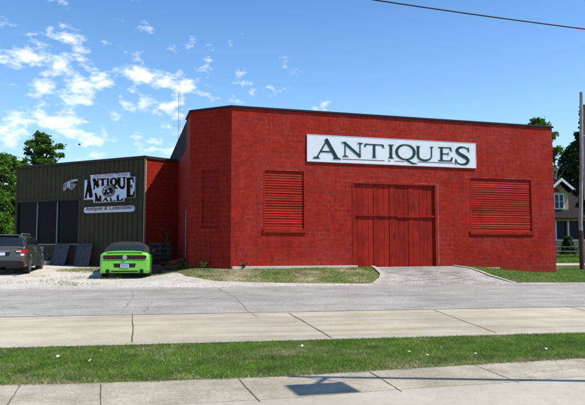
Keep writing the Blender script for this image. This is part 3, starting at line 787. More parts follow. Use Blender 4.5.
# window band
wb = empty('window_band', (0, 0, 0)); wb.parent = gb
mg, n_, l_, p_ = nt('dark_window_glass'); p_.inputs['Base Color'].default_value = (.004, .005, .006, 1); p_.inputs['Roughness'].default_value = .12; p_.inputs['Specular IOR Level'].default_value = .05
tcw = n_.new('ShaderNodeTexCoord').outputs['Object']
bump(n_, l_, noise_n(n_, l_, tcw, 1.2), p_, .08, .02)
xs = [wx0, FG(36.5, 220)[0], FG(56.5, 220)[0], wx1]
M_frame = simple('grey_window_frame', (.16, .17, .18), .4, .5)
for a, b in zip(xs, xs[1:]):
    pn = MB().quad((a+.02, .10, wz0+.03), (b-.02, .10, wz0+.03), (b-.02, .10, wz1-.03), (a+.02, .10, wz1-.03)).build('pane', mg, wb, fixn=False)
for x_ in xs[1:3]: MB().box((x_-.035, .03, wz0+.045), (x_+.035, .125, wz1-.04)).build('mullion', M_frame, wb)
MB().box((wx0, .02, wz0), (wx1, .13, wz0+.045)).box((wx0, .02, wz1-.04), (wx1, .13, wz1)).box((wx0, .022, wz0+.045), (wx0+.04, .128, wz1-.04)).box((wx1-.04, .022, wz0+.045), (wx1, .128, wz1-.04)).build('frame', M_dtrim, wb)
MB().box((wx0-.02, -.07, wz0-.06), (wx1+.05, .02, wz0-.001)).build('sill', M_frame, wb)
# curtains and counter seen through the glass: pale folds just in front of the dark pane line
cu = MB(); x_ = xs[1]+.1
M_cur = simple('shaded_curtain', (.014, .016, .021), .8)
while x_ < wx1-.15:
    if abs(x_-xs[2]) > .09: cu.box((x_, .088, 2.55), (x_+.07, .097, wz1-.06))
    x_ += random.uniform(.11, .16)
cu.build('curtain', M_cur, wb)
# other walls and the low roof
Pc = (-7.02, 28.5); Pe = (-5.74, 29.75)
FK = Frame(Pc, Pe)
def gl(P):
    d = Vector((P[0]-GA[0], P[1]-GA[1])); c, s_ = math.cos(-FG.ang), math.sin(-FG.ang); return (d.x*c-d.y*s_, d.x*s_+d.y*c)
kc = gl(Pc); ke = gl(Pe)
kw = wallmesh(FK.L+.1, -.4, GT, [], .1, .25, .03).build('red_link_wall', M_red2, gb, fixn=False); kw.location = (kc[0], kc[1], 0); kw.rotation_euler = (0, 0, FK.ang-FG.ang)
MB().box((.02, -.06, GT), (FK.L+.1, .2, GT+.13)).build('fascia', M_dtrim, kw)
MB().box((-.0, .25, -.4), (.2, 12, GT)).box((.2, 11.8, -.4), (GL, 12, GT)).build('rear_wall', M_olive, gb)
MB().quad((0, .2, GT-.15), (GL, .2, GT-.15), (ke[0]+.1, ke[1]+.2, GT-.15), (GL+3, 8, GT-.15), (GL+4, 12, GT-.15), (0, 12, GT-.15)).build('roof', simple('low_roof', (.10, .10, .10), .8), gb, fixn=False)

# mall sign
M_black = simple('black_sign_paint', (.012, .010, .010), .8, spec=.04)
M_maroon = simple('maroon_sign_paint', (.20, .022, .022), .5)
M_white2 = simple('pale_sign_board', (.60, .66, .74), .5, var=.05)
def zp(x, y): return (78+x/8.1, 168+y/8.1)
ms = empty('mall_sign', (*GA, 0), FG.ang)
tag(ms, 'pale cut-out board reading ANTIQUE MALL round an oval picture', 'sign')
out = [(57, 262), (64, 96), (114, 93), (108, 56), (428, 33), (434, 70), (475, 68), (470, 243), (388, 246), (382, 274), (138, 287), (132, 259)]
pl = [FG(*zp(*q)) for q in out]
MB().prism(pl, -.10, -.036).build('board', M_white2, ms)
def outline(mb, pl, w, y):
    m = len(pl); c = Vector((sum(p[0] for p in pl)/m, sum(p[1] for p in pl)/m))
    for i in range(m):
        a, b = Vector(pl[i]), Vector(pl[(i+1) % m]); d = (b-a).normalized(); nn = Vector((-d.y, d.x))
        if nn.dot(c-(a+b)/2) < 0: nn = -nn
        a2, b2 = a+nn*w, b+nn*w; P = [a, b, b2, a2]
        P = [(p.x, y-i*.0006, p.y) for p in P]
        ar = sum(P[k][0]*P[(k+1) % 4][2]-P[(k+1) % 4][0]*P[k][2] for k in range(4))
        if ar < 0: P.reverse()
        mb.quad(*P)
    return mb
outline(MB(), pl, .02, -.1025).build('border_line', M_black, ms, fixn=False)
def Z4(*a): return [zp(*p) for p in a]
ML = [('A', Z4((66, 248), (126, 240), (126, 98), (74, 101))), ('N', Z4((132, 178), (184, 152), (184, 84), (132, 90))), ('T', Z4((186, 152), (238, 142), (238, 84), (186, 87))),
      ('I', Z4((240, 141), (268, 140), (268, 84), (240, 85))), ('Q', Z4((270, 142), (328, 150), (330, 78), (270, 84))), ('U', Z4((330, 152), (398, 176), (398, 74), (330, 80))), ('E', Z4((404, 240), (468, 236), (468, 76), (404, 80))),
      ('M', Z4((146, 276), (206, 274), (206, 230), (146, 200))), ('A', Z4((208, 273), (258, 272), (258, 244), (212, 238))), ('L', Z4((264, 272), (314, 270), (314, 238), (264, 244))), ('L', Z4((320, 269), (374, 266), (374, 198), (320, 230)))]
rs = MB()
for c, q in ML: put(rs, c, offs(q, .35, .12), FG, -.106, .36, .14)
rs.build('letter_outline', M_maroon, ms, fixn=False)
for c, q in ML:
    mb = MB(); put(mb, c, q, FG, -.118, .34, .12); mb.build('letter', M_black, ms, fixn=False)
cx, cz = FG(*zp(261, 190)); rx = abs(FG(*zp(314, 190))[0]-cx); rz = abs(FG(*zp(261, 143))[1]-cz)
def oval(mb, cx, cz, rx, rz, y, n=28): mb.quad(*[(cx+rx*math.cos(2*math.pi*i/n), y, cz+rz*math.sin(2*math.pi*i/n)) for i in range(n)])
mb = MB(); oval(mb, cx, cz, rx, rz, -.131); md_ = mb.build('oval_rim', M_maroon, ms, fixn=False)
mb = MB(); oval(mb, cx, cz, rx*.9, rz*.9, -.134); mb.build('oval_field', simple('medallion_grey', (.16, .20, .22), .5), md_, fixn=False)
mb = MB()
for i, (dx, dz, r1, r2) in enumerate([(-.25, .05, .40, .30), (.28, .28, .36, .34), (.1, -.35, .4, .25), (.55, -.1, .2, .3), (-.5, -.35, .2, .3)]): oval(mb, cx+dx*rx, cz+dz*rz, r1*rx, r2*rz, -.1365-i*.001, 9)
mb.build('oval_picture_dark', M_black, md_, fixn=False)
mb = MB()
for i, (dx, dz, r1, r2) in enumerate([(-.45, .45, .2, .16), (.02, .02, .2, .24), (.3, -.45, .14, .14), (-.6, .0, .12, .2), (-.1, .6, .14, .1)]): oval(mb, cx+dx*rx, cz+dz*rz, r1*rx, r2*rz, -.143-i*.001, 7)
mb.build('oval_picture_light', simple('medallion_pale', (.42, .50, .54), .5), md_, fixn=False)
def text(s_, name, p0, p1, h, fr, y, mat, parent, shear=0, bold=0):
    cu_ = bpy.data.curves.new(name, 'FONT'); cu_.body = s_; cu_.size = 1; cu_.shear = shear; cu_.offset = bold; cu_.resolution_u = 3
    o = bpy.data.objects.new('t', cu_); COL.objects.link(o); bpy.context.view_layer.update()
    dg = bpy.context.evaluated_depsgraph_get(); me = bpy.data.meshes.new_from_object(o.evaluated_get(dg)); bpy.data.objects.remove(o)
    xs_ = [v.co.x for v in me.vertices]; ys_ = [v.co.y for v in me.vertices]; x0_, x1_ = min(xs_), max(xs_); y0_ = min(ys_); y1_ = max(ys_)
    a, b = fr(*p0), fr(*p1)
    for v in me.vertices:
        u = (v.co.x-x0_)/(x1_-x0_); w = (v.co.y-y0_)/(y1_-y0_)
        v.co = (a[0]+(b[0]-a[0])*u, y, a[1]+(b[1]-a[1])*u+w*h)
    me.materials.clear(); me.materials.append(mat)
    o2 = bpy.data.objects.new(name, me); COL.objects.link(o2); o2.parent = parent; return o2
text('Third Street Market', 'lettering', zp(128, 83), zp(415, 64), .20, FG, -.104, M_maroon, ms, .15, 0)
# oval lower board
cs2 = empty('collectibles_sign', (*GA, 0), FG.ang)
tag(cs2, 'rounded pale strip board reading Antiques & Collectibles under the mall sign', 'sign')
L0, z0_ = FG(*zp(57, 343)); L1, z1_ = FG(*zp(470, 328)); hh = .5*abs(FG(*zp(200, 312))[1]-FG(*zp(200, 366))[1])
pl = []
for i in range(13): t = R(90+180*i/12); pl.append((L0+hh+hh*math.cos(t), z0_+hh*math.sin(t)))
for i in range(13): t = R(-90+180*i/12); pl.append((L1-hh+hh*math.cos(t), z1_+hh*math.sin(t)))
MB().prism(pl, -.10, -.036).build('board', M_white2, cs2)
outline(MB(), pl, .016, -.102).build('border_line', M_black, cs2, fixn=False)
text('Antiques & Collectibles', 'lettering', zp(72, 358), zp(455, 343), .27, FG, -.125, M_maroon, cs2, .25, .006)
# pointing hand cut-out
def hp(x, y): return (60+x/4.05, 150+y/4.05)
hand = [(18, 165), (20, 138), (27, 133), (36, 128), (50, 122), (62, 119), (76, 118), (77, 124), (62, 128), (55, 131), (60, 135), (68, 139), (67, 144), (62, 147), (63, 152), (58, 155), (54, 160), (46, 158), (38, 152), (30, 154), (26, 162)]
hs_ = empty('pointing_hand_sign', (*GA, 0), FG.ang); tag(hs_, 'pale cut-out of a hand pointing right on the olive wall', 'sign')
pl = [FG(*hp(*q)) for q in hand]
MB().prism(pl, -.08, -.036).build('board', simple('weathered_pale_board', (.40, .45, .50), .5, var=.4, vscale=9), hs_)
for i, (a, b) in enumerate((((44, 127), (60, 133)), ((45, 134), (66, 141)), ((46, 142), (62, 149)), ((46, 150), (57, 156)), ((24, 138), (24, 158)), ((31, 134), (33, 152)))):
    A_, B_ = FG(*hp(*a)), FG(*hp(*b)); d = Vector((B_[0]-A_[0], B_[1]-A_[1])).normalized()*.022; y = -.083-.001*i
    MB().quad((A_[0]-d.y, y, A_[1]+d.x), (A_[0]+d.y, y, A_[1]-d.x), (B_[0]+d.y, y, B_[1]-d.x), (B_[0]-d.y, y, B_[1]+d.x)).build('finger_line', M_black, hs_)

# ------------------------------------------------------------------ cars
def car_paint(name, c, flake=.0, rough=.25):
    m, n, l, p = nt(name); p.inputs['Base Color'].default_value = (*c, 1); p.inputs['Roughness'].default_value = rough; p.inputs['Metallic'].default_value = flake
    p.inputs['Coat Weight'].default_value = 1; p.inputs['Coat Roughness'].default_value = .03
    tc = n.new('ShaderNodeTexCoord').outputs['Object']
    f = noise_n(n, l, tc, 2.5, 4); l.new(ramp(n, l, f, [(.3, tuple(x*.93 for x in c)), (.7, c)]), p.inputs['Base Color'])
    sp = n.new('ShaderNodeSeparateXYZ'); l.new(tc, sp.inputs[0])
    dust = ramp(n, l, sp.outputs[2], [(.15, .35), (.55, 0)])
    MATS[name] = m; return m
M_tyre = simple('tyre_rubber', (.022, .022, .022), .85, var=.2); M_rim = simple('alloy_rim', (.13, .135, .14), .45, .6)
M_dplast = simple('black_plastic', (.018, .018, .019), .45); M_cglass = simple('car_glass', (.012, .018, .022), .05, 0, spec=.4)
M_redl = simple('red_lens', (.45, .012, .015), .15, coat=1); M_clear = simple('clear_lens', (.75, .72, .68), .15, coat=1); M_chrome = simple('chrome', (.6, .6, .62), .15, 1)
M_darkred = simple('dark_red_lens', (.06, .006, .008), .12, coat=1)
def lerp_tab(tab, y):
    if y <= tab[0][0]: return tab[0][1:]
    for a, b in zip(tab, tab[1:]):
        if a[0] <= y <= b[0]:
            t = (y-a[0])/(b[0]-a[0]); return tuple(p+(q-p)*t for p, q in zip(a[1:], b[1:]))
    return tab[-1][1:]
def car_body(tab, length, axles, rw, zb, step=.06):
    """loft; tab rows: y, half width, shoulder z, top z"""
    mb = MB(); ys = rows(0, length, step); ring = []
    for y in ys:
        hw, zs_, zt = lerp_tab(tab, y); z0 = zb + (.10 if y < .12 or y > length-.15 else 0)
        for ax in axles:
            d = abs(y-ax)
            if d < rw+.05: z0 = max(z0, rw*.95+math.sqrt(max(0, (rw+.05)**2-d*d))*1.0-0.0 if False else math.sqrt(max(0, (rw+.05)**2-d*d))+rw*.98)
        z0 = min(z0, zs_-.14)
        pts = [(hw*.55, z0), (hw-.035, z0), (hw, z0+.03), (hw+.012, (z0+zs_)/2+.02), (hw, zs_-.05), (hw-.03, zs_), (hw-.12, zs_+(zt-zs_)*.55), (hw*.55, zt-.004), (0, zt)]
        full = [(-a, b) for a, b in pts[:-1]][::1]
        loop = pts+[(-a, b) for a, b in reversed(pts[:-1])]
        ring.append([(a, y, b) for a, b in loop])
    m = len(ring[0])
    for r in ring: mb.v += r
    for i in range(len(ring)-1):
        for j in range(m):
            a = i*m+j; b = i*m+(j+1) % m; mb.f.append((a, b, b+m, a+m))
    mb.f.append(tuple(range(m))); mb.f.append(tuple(reversed(range((len(ring)-1)*m, len(ring)*m))))
    return mb
def greenhouse(base, top):
    """base, top: 4 corners each (rear-left, rear-right, front-right, front-left), xyz; returns MB and a face sampler"""
    mb = MB(); mb.v = list(base)+list(top)
    mb.f = [(0, 1, 5, 4), (1, 2, 6, 5), (2, 3, 7, 6), (3, 0, 4, 7), (4, 5, 6, 7), (3, 2, 1, 0)]
    return mb
def facequad(P, u0, u1, v0, v1, out):
    """inset quad on the face P (bl, br, tr, tl) pushed out"""
    P = [Vector(p) for p in P]; n = (P[1]-P[0]).cross(P[3]-P[0]).normalized()
    f = lambda u, v: (P[0]*(1-u)+P[1]*u)*(1-v)+(P[3]*(1-u)+P[2]*u)*v+n*out
    return [f(u0, v0), f(u1, v0), f(u1, v1), f(u0, v1)]
class Cabin:
    def __init__(s, tab, a, b, y0, y1): s.tab, s.a, s.b, s.y0, s.y1 = tab, a, b, y0, y1
    def p(s, y, t, out=0):
        hw, zb, zt = lerp_tab(s.tab, y); c, q = math.cos(t), max(0, math.sin(t))
        x = hw*math.copysign(abs(c)**s.a, c); z = zb+(zt-zb)*q**s.b
        return (x+out*math.copysign(min(1, abs(c)*2), c), y-(out if y < s.y0+.5 else -out if y > s.y1-.6 else 0), z+out*q)
    def build(s, name, mat, parent):
        mb = MB(); ys = rows(s.y0, s.y1, .04); T = [math.pi*i/36 for i in range(37)]
        for y in ys: mb.v += [s.p(y, t) for t in T]
        for i in range(len(ys)-1):
            for j in range(36): a = i*37+j; mb.f.append((a, a+1, a+38, a+37))
        return mb.build(name, mat, parent, smooth=60)
    def patch(s, name, mat, parent, y0, y1, t0, t1, out=.012, slant=0):
        mb = MB(); n = 12
        for i in range(n+1):
            for j in range(n+1):
                tt = j/n; yy0 = y0+slant*tt; yy1 = y1-abs(slant)*1.0*tt
                mb.v.append(s.p(yy0+(yy1-yy0)*i/n, R(t0+(t1-t0)*tt), out))
        for i in range(n):
            for j in range(n): a = i*(n+1)+j; mb.f.append((a, a+1, a+n+2, a+n+1))
        return mb.build(name, mat, parent, smooth=60)
def wheel(parent, x, y, r, w, side):
    wh = MB().disc_x((0, 0, 0), r, w, 32); o = wh.build('wheel', M_tyre, parent, smooth=40); o.location = (x, y, r)
    rm = MB(); xo = side*(w/2+.004)
    rm.disc_x((side*(w/2-.02), 0, 0), r*.66, .05, 28, [(-.02, r*.66), (.02+.006*side, r*.66)])
    for k in range(5):
        t = 2*math.pi*k/5+.3
        rm.box((min(xo-.01*side, xo+.02*side), -.03, .02), (max(xo-.01*side, xo+.02*side), .03, r*.62), Matrix.Rotation(t, 4, 'X'))
    rm.build('rim', M_rim, o); return o

# --- the green convertible
c0 = Vector((-6.33, 22.75)); hd = R(11)
mu = empty('parked_car', (c0.x, c0.y, zg(c0.x, c0.y+1)), hd)
tag(mu, 'bright green convertible with a dark grey soft top parked nose to the wall', 'car', 'cars parked on the gravel lot')
P_green = car_paint('lime_green_paint', (.15, .52, .035), .05)
tab = [(0, .80, .82, .90), (.04, .86, .88, .965), (.10, .90, .90, 1.0), (.35, .925, .89, 1.005), (.9, .94, .885, 1.0), (1.5, .935, .87, .97), (3.0, .925, .86, .95), (3.6, .93, .84, .95), (4.2, .92, .78, .88), (4.6, .84, .68, .76), (4.78, .74, .58, .66)]
bdy = car_body(tab, 4.78, (.98, 3.70), .345, .17).build('body', P_green, mu, smooth=32)
cb_ = Cabin([(.50, .84, .93, .955), (.70, .85, .93, 1.05), (.95, .86, .93, 1.20), (1.25, .86, .93, 1.33), (1.6, .86, .92, 1.385), (2.2, .86, .91, 1.395), (2.5, .85, .90, 1.35), (2.9, .84, .90, 1.14), (3.25, .82, .90, .92)], .62, .62, .50, 3.25)
cb_.build('soft_top', simple('grey_soft_top', (.034, .031, .028), .9, var=.15, bscale=40, bstr=.3, spec=.05), mu)
cb_.patch('rear_window', M_cglass, mu, .66, 1.04, 50, 130)
cb_.patch('side_window', M_cglass, mu, 1.30, 2.85, 14, 46, slant=.2); cb_.patch('side_window', M_cglass, mu, 1.30, 2.85, 166, 134, slant=.2)
cb_.patch('windshield', M_cglass, mu, 2.56, 3.18, 38, 142)
# tail: lip, dark lamp panel, lenses, emblem, plate, lower slot, pipes
MB().prism([(-.66, .955), (.66, .955), (.62, 1.0), (.3, 1.022), (-.3, 1.022), (-.62, 1.0)], -.005, .12).build('trunk_lip', P_green, mu, bevel=.02)
pn = MB().prism([(-.76, .70), (.76, .70), (.80, .78), (.77, .855), (-.77, .855), (-.80, .78)], -.022, .05).build('tail_panel', M_dplast, mu, bevel=.01)
for sd in (-1, 1):
    for k in range(3):
        xa = sd*(.36+.135*k); MB().box((min(xa, xa+sd*.085), -.036, .715), (max(xa, xa+sd*.085), -.02, .84)).build('tail_light', M_darkred, pn, bevel=.006)
em = MB(); n_s = 20
em.prism([(.085*math.cos(2*math.pi*i/n_s), .775+.085*math.sin(2*math.pi*i/n_s)) for i in range(n_s)], -.045, -.02).build('emblem', M_chrome, pn)
MB().prism([(-.38, .395), (.38, .395), (.41, .545), (-.41, .545)], -.020, .05).build('plate_recess', M_dplast, mu, bevel=.006)
pt = MB().box((-.155, -.036, .40), (.155, -.028, .54)).build('licence_plate', simple('plate_white', (.60, .64, .70), .4), mu)
MB().box((-.155, -.0375, .505), (.155, -.0358, .54)).box((-.13, -.0375, .43), (.13, -.0358, .48)).build('plate_print', simple('plate_blue', (.10, .18, .42), .4), pt)
MB().prism([(-.74, .19), (.74, .19), (.83, .27), (.87, .45), (.85, .64), (-.85, .64), (-.87, .45), (-.83, .27)], -.012, .24).build('rear_bumper', P_green, mu, bevel=.045)
MB().prism([(-.46, .225), (.46, .225), (.52, .28), (-.52, .28)], -.02, .2).box((-.70, .03, .15), (.70, .3, .188)).build('lower_diffuser', M_dplast, mu, bevel=.01)
for sd in (-1, 1):
    MB().tube([(sd*.62, -.05, .26), (sd*.62, .3, .26)], .075, 18).build('exhaust_pipe', M_dplast, mu)
    mr = MB().box((sd*.95-.09, 2.52, .95), (sd*.95+.09, 2.62, 1.05)).build('wing_mirror', simple('dark_green_mirror_glass', (.03, .07, .05), .2, spec=.5), mu, bevel=.03)  # mirrors are an even dark green
    for y in (.98, 3.70): wheel(mu, sd*.80, y, .345, .25, sd)
MB().tube([(-.3, .9, 1.0), (-.3, .84, 1.10)], .006, 5).build('antenna', M_dplast, mu)
MB().box((-.86, -.006, .655), (.86, .02, .663)).build('bumper_seam', M_dplast, mu)
# door lines
for ya_ in (1.75, 3.0): MB().box((.930, ya_, .35), (.939, ya_+.014, .86)).build('door_line', M_dplast, mu)
MB().box((-.80, .25, .185), (.80, 4.6, .23)).build('underbody', M_dplast, mu)

# --- the dark wagon
c0 = Vector((-11.62, 24.0)); hd = R(13)
su = empty('parked_car', (c0.x, c0.y, zg(c0.x, c0.y+1)), hd)
tag(su, 'dark green-grey estate wagon parked at the left edge of the photo', 'car', 'cars parked on the gravel lot')
P_dark = car_paint('dark_green_grey_paint', (.085, .082, .062), .3)
tab = [(0, .84, .86, .98), (.06, .90, .98, 1.06), (.3, .92, 1.0, 1.08), (1.2, .925, .99, 1.06), (2.9, .92, .97, 1.02), (3.7, .92, .92, 1.0), (4.3, .90, .84, .93), (4.7, .82, .74, .82), (4.8, .75, .66, .74)]
car_body(tab, 4.8, (1.0, 3.72), .36, .30).build('body', P_dark, su, smooth=32)
cb_ = Cabin([(.04, .86, 1.0, 1.04), (.12, .87, 1.0, 1.20), (.26, .87, 1.0, 1.45), (.38, .87, 1.0, 1.57), (.8, .88, 1.0, 1.625), (1.8, .88, 1.0, 1.64), (2.6, .87, .99, 1.59), (3.0, .85, .98, 1.40), (3.65, .82, .97, .99)], .42, .50, .04, 3.65)
cb_.build('cabin', P_dark, su)
cb_.patch('rear_window', M_cglass, su, .09, .33, 24, 156)
for sg_ in (0, 1):
    for y0_, y1_, sl_ in ((.42, .92, .12), (1.02, 1.90, .03), (1.98, 3.0, .10)):
        t0_, t1_ = (7, 33) if sg_ == 0 else (173, 147); cb_.patch('side_window', M_cglass, su, y0_, y1_, t0_, t1_, slant=sl_)
cb_.patch('windshield', M_cglass, su, 2.72, 3.55, 34, 146)
MB().box((-.60, .24, 1.555), (.60, .52, 1.60)).build('roof_spoiler', P_dark, su, bevel=.018)
for sd in (-1, 1):
    MB().tube([(sd*.62, .60, 1.57), (sd*.62, .72, 1.645), (sd*.62, 2.3, 1.655), (sd*.62, 2.45, 1.56)], .016, 8).build('roof_rail', simple('rail_grey', (.35, .36, .38), .35, .6), su)
    tl = MB()
    P = [(sd*.50, -.012, .97), (sd*.90, -.002, 1.0), (sd*.90, -.002, .84), (sd*.70, -.012, .86)]
    tl.quad(*P); P2 = [(sd*.905, -.002, 1.0), (sd*.945, .32, .98), (sd*.945, .28, .86), (sd*.905, -.002, .84)]; tl.quad(*P2)
    P3 = [(sd*.50, .05, .97), (sd*.90, .05, 1.0), (sd*.90, .05, .84), (sd*.70, .05, .86)]; tl.quad(*P3); tl.quad(P[0], P[1], P3[1], P3[0]); tl.quad(P[2], P[3], P3[3], P3[2])
    t_ = tl.build('tail_light', M_redl, su)
    MB().box((min(sd*.56, sd*.74), -.022, .90), (max(sd*.56, sd*.74), -.010, .94)).build('clear_lens', M_clear, t_)
    MB().box((min(sd*.72, sd*.86), -.018, .74), (max(sd*.72, sd*.86), .02, .82)).build('lower_lamp', M_clear, su, bevel=.01)
    MB().box((min(sd*.76, sd*.86), -.03, .50), (max(sd*.76, sd*.86), .02, .56)).build('reflector', M_redl, su)
    MB().box((sd*1.0-.09, 2.92, .98), (sd*1.0+.09, 3.06, 1.12)).build('wing_mirror', P_dark, su, bevel=.03)
    for y in (1.0, 3.72): wheel(su, sd*.80, y, .36, .23, sd)
    MB().box((min(sd*.90, sd*.94), .4, .30), (max(sd*.90, sd*.94), .62, .42)).box((min(sd*.90, sd*.94), 1.42, .28), (max(sd*.90, sd*.94), 3.3, .40)).build('sill_cladding', M_dplast, su, bevel=.01)
    for ya_ in (1.62, 2.62): MB().box((min(sd*.925, sd*.937), ya_, .42), (max(sd*.925, sd*.937), ya_+.012, .97)).build('door_line', M_dplast, su)
MB().box((-.88, -.02, .56), (.88, .3, .72)).build('rear_bumper', P_dark, su, bevel=.04)
MB().box((-.86, -.01, .30), (.86, .3, .558)).build('bumper_cladding', M_dplast, su, bevel=.03)
MB().prism([(-.30, .74), (.30, .74), (.34, .90), (-.34, .90)], -.010, .05).build('plate_recess', M_dplast, su)
MB().box((-.155, -.02, .755), (.155, -.010, .875)).build('licence_plate', simple('plate_white', (.6, .64, .7), .4), su)
MB().box((-.30, -.016, .905), (.30, .02, .925)).build('tailgate_trim', M_chrome, su)
MB().box((-.84, .2, .27), (.84, 4.6, .32)).build('underbody', M_dplast, su)

# ------------------------------------------------------------------ clutter along the shop wall
M_bluegrey = simple('weathered_blue_grey_wood', (.062, .070, .082), .75, var=.3, vscale=5)
def leaning(px0, px1, skew, name, label, grp):
    a0, _ = FG(px0, 262); a1, _ = FG(px1, 262); w = a1-a0
    bx, by = FG.world(a0, .55); o = empty(name, (bx, by, zg(bx, by)), FG.ang)
    tag(o, label, 'panel', grp)
    Lh = 1.13; tilt = Matrix.Rotation(R(-24), 4, 'X')@Matrix.Shear('XZ', 4, (0, 0)) if False else Matrix.Rotation(R(-14), 4, 'X')
    sk = Matrix(((1, 0, skew, 0), (0, 1, 0, 0), (0, 0, 1, 0), (0, 0, 0, 1)))
    rot = tilt@Matrix.Rotation(math.atan(skew), 4, 'Y')
    fr_ = MB().box((0, 0, 0), (w, .04, .07), rot).box((0, 0, Lh-.07), (w, .04, Lh), rot).box((0, 0.001, .07), (.06, .039, Lh-.07), rot).box((w-.06, 0.001, .07), (w, .039, Lh-.07), rot)
    fr_.build('frame', M_bluegrey, o)
    b = MB(); x = .065
    while x < w-.07:
        ww = min(.115, w-.065-x); b.box((x, .012+random.uniform(0, .008), .07), (x+ww-.012, .034, Lh-.07), rot); x += .125
    b.build('boards', M_bluegrey, o)
leaning(58.3, 72.3, .07, 'leaning_panel', 'blue-grey boarded panel tilted against the wall under the shop window', 'boarded panels leaning on the shop wall')
leaning(81.5, 96.5, -.02, 'leaning_panel', 'blue-grey boarded panel leaning on the wall behind the green car', 'boarded panels leaning on the shop wall')
bx, by = FG.world(FG(46, 262)[0], .75); a1 = FG(57.5, 262)[0]-FG(46, 262)[0]
tr = empty('stone_trough', (bx, by, zg(bx, by)), FG.ang); tag(tr, 'low pale stone trough on the gravel under the shop window', 'trough')
MB().box((0, 0, -.02), (a1, .06, .20)).box((0, .24, -.02), (a1, .30, .20)).box((0, .06, -.02), (.06, .24, .20)).box((a1-.06, .06, -.02), (a1, .24, .20)).build('basin', simple('pale_stone', (.36, .34, .30), .85), tr, bevel=.012)
MB().quad((.05, .05, .16), (a1-.05, .05, .16), (a1-.05, .25, .16), (.05, .25, .16)).build('soil', M_soil, tr, fixn=False)
sx_, sy_ = FG.world(FG(48.6, 262)[0], .42)
st = empty('garden_statue', (sx_, sy_, zg(sx_, sy_)), 0); tag(st, 'small pale garden statue standing behind the stone trough', 'statue')
M_stat = simple('pale_blue_stone', (.30, .36, .46), .8)
prof = [(0, .15), (.06, .15), (.08, .11), (.2, .10), (.34, .085), (.44, .075), (.50, .10), (.56, .09), (.60, .04), (.64, .045), (.69, .055), (.74, .045), (.78, .01)]
MB().tube([(0, 0, z) for z, r in prof], [r for z, r in prof], 14).build('figure', M_stat, st, smooth=40)
MB().box((-.16, -.16, -.02), (.16, .16, .03)).build('plinth', M_stat, st)
px_, py_ = FG.world(FG(54.5, 262)[0], .60)
ant = empty('twig_ornament', (px_, py_, zg(px_, py_)), 0); tag(ant, 'blue-grey branching twigs standing up out of the trough', 'ornament')
tw = MB()
for (a, h, l_) in ((-.5, .65, .1), (.2, .75, .1), (.75, .6, .2), (1.1, .5, .25), (-.9, .45, .1)):
    pts = [(0, 0, .1), (math.sin(a)*.12, .02, .1+h*.4), (math.sin(a)*.35, .0, .1+h)]; tw.tube(pts, [.03, .022, .008], 6)
    tw.tube([pts[1], (pts[1][0]+.12, 0, pts[1][2]+.2)], [.015, .006], 5)
tw.build('twigs', M_bluegrey, ant, smooth=40)
# slatted rack beside the red link wall
r0_ = at(149.3, 262, 27.6); r1_ = at(170, 262, 27.9); w = (r1_-r0_).length
rk = empty('slatted_rack', (r0_.x, r0_.y, zg(r0_.x, r0_.y)), math.atan2(r1_.y-r0_.y, r1_.x-r0_.x)); tag(rk, 'blue-grey slatted wooden rack standing by the red link wall', 'rack')
HR = 1.22
MB().box((0, 0, 0), (.06, .05, HR)).box((w-.06, 0, 0), (w, .05, HR)).box((w/2-.03, .003, 0), (w/2+.03, .047, HR)).box((0, .28, 0), (.06, .33, HR)).box((w-.06, .28, 0), (w, .33, HR)).build('posts', M_bluegrey, rk)
for k in range(6): MB().box((-.02, -.022, .06+k*.215), (w+.02, -.001, .15+k*.215+(.03 if k == 5 else 0))).build('slat', M_bluegrey, rk)
MB().box((-.02, -.022, HR+.001), (w+.02, .34, HR+.03)).build('shelf', M_bluegrey, rk)
q = at(156.5, 265.5, 26.9)
ss_ = empty('stone_slab', (q.x, q.y, zg(q.x, q.y)), .1); tag(ss_, 'pale grey stone block lying at the foot of the slatted rack', 'stone')
MB().box((-.23, 0, -.03), (.22, .18, .27)).build('block', simple('grey_stone', (.20, .19, .18), .9, var=.2, bscale=20), ss_, bevel=.05)

# ------------------------------------------------------------------ plants
def leaves(C, size, mat, name, parent=None, flat=.0, elong=1.5):
    n = len(C); nrm = rng.normal(0, 1, (n, 3)); nrm[:, 2] = np.abs(nrm[:, 2])+flat; nrm /= np.linalg.norm(nrm, axis=1)[:, None]
    t = rng.normal(0, 1, (n, 3)); u = np.cross(nrm, t); u /= np.linalg.norm(u, axis=1)[:, None]; w = np.cross(nrm, u)
    sz = size*rng.uniform(.6, 1.4, n)[:, None]
    V = np.stack([C-u*sz*elong/2, C-w*sz/2+nrm*sz*.1, C+u*sz*elong/2, C+w*sz/2+nrm*sz*.1], 1).reshape(-1, 3)
    return npmesh(name, V, np.arange(4*n).reshape(-1, 4), mat, parent)
M_leaf_b = leafmat('bright_leaves', (.06, .14, .012), (.12, .25, .02), (.20, .34, .04), .5)
M_leaf_m = leafmat('mid_leaves', (.045, .11, .014), (.09, .19, .022), (.15, .27, .04), .5)
M_leaf_d = leafmat('dark_leaves', (.012, .035, .008), (.026, .062, .012), (.045, .095, .02), .25)
M_bark = simple('bark', (.09, .07, .05), .95, var=.3, vscale=4, bscale=14, bstr=.8)
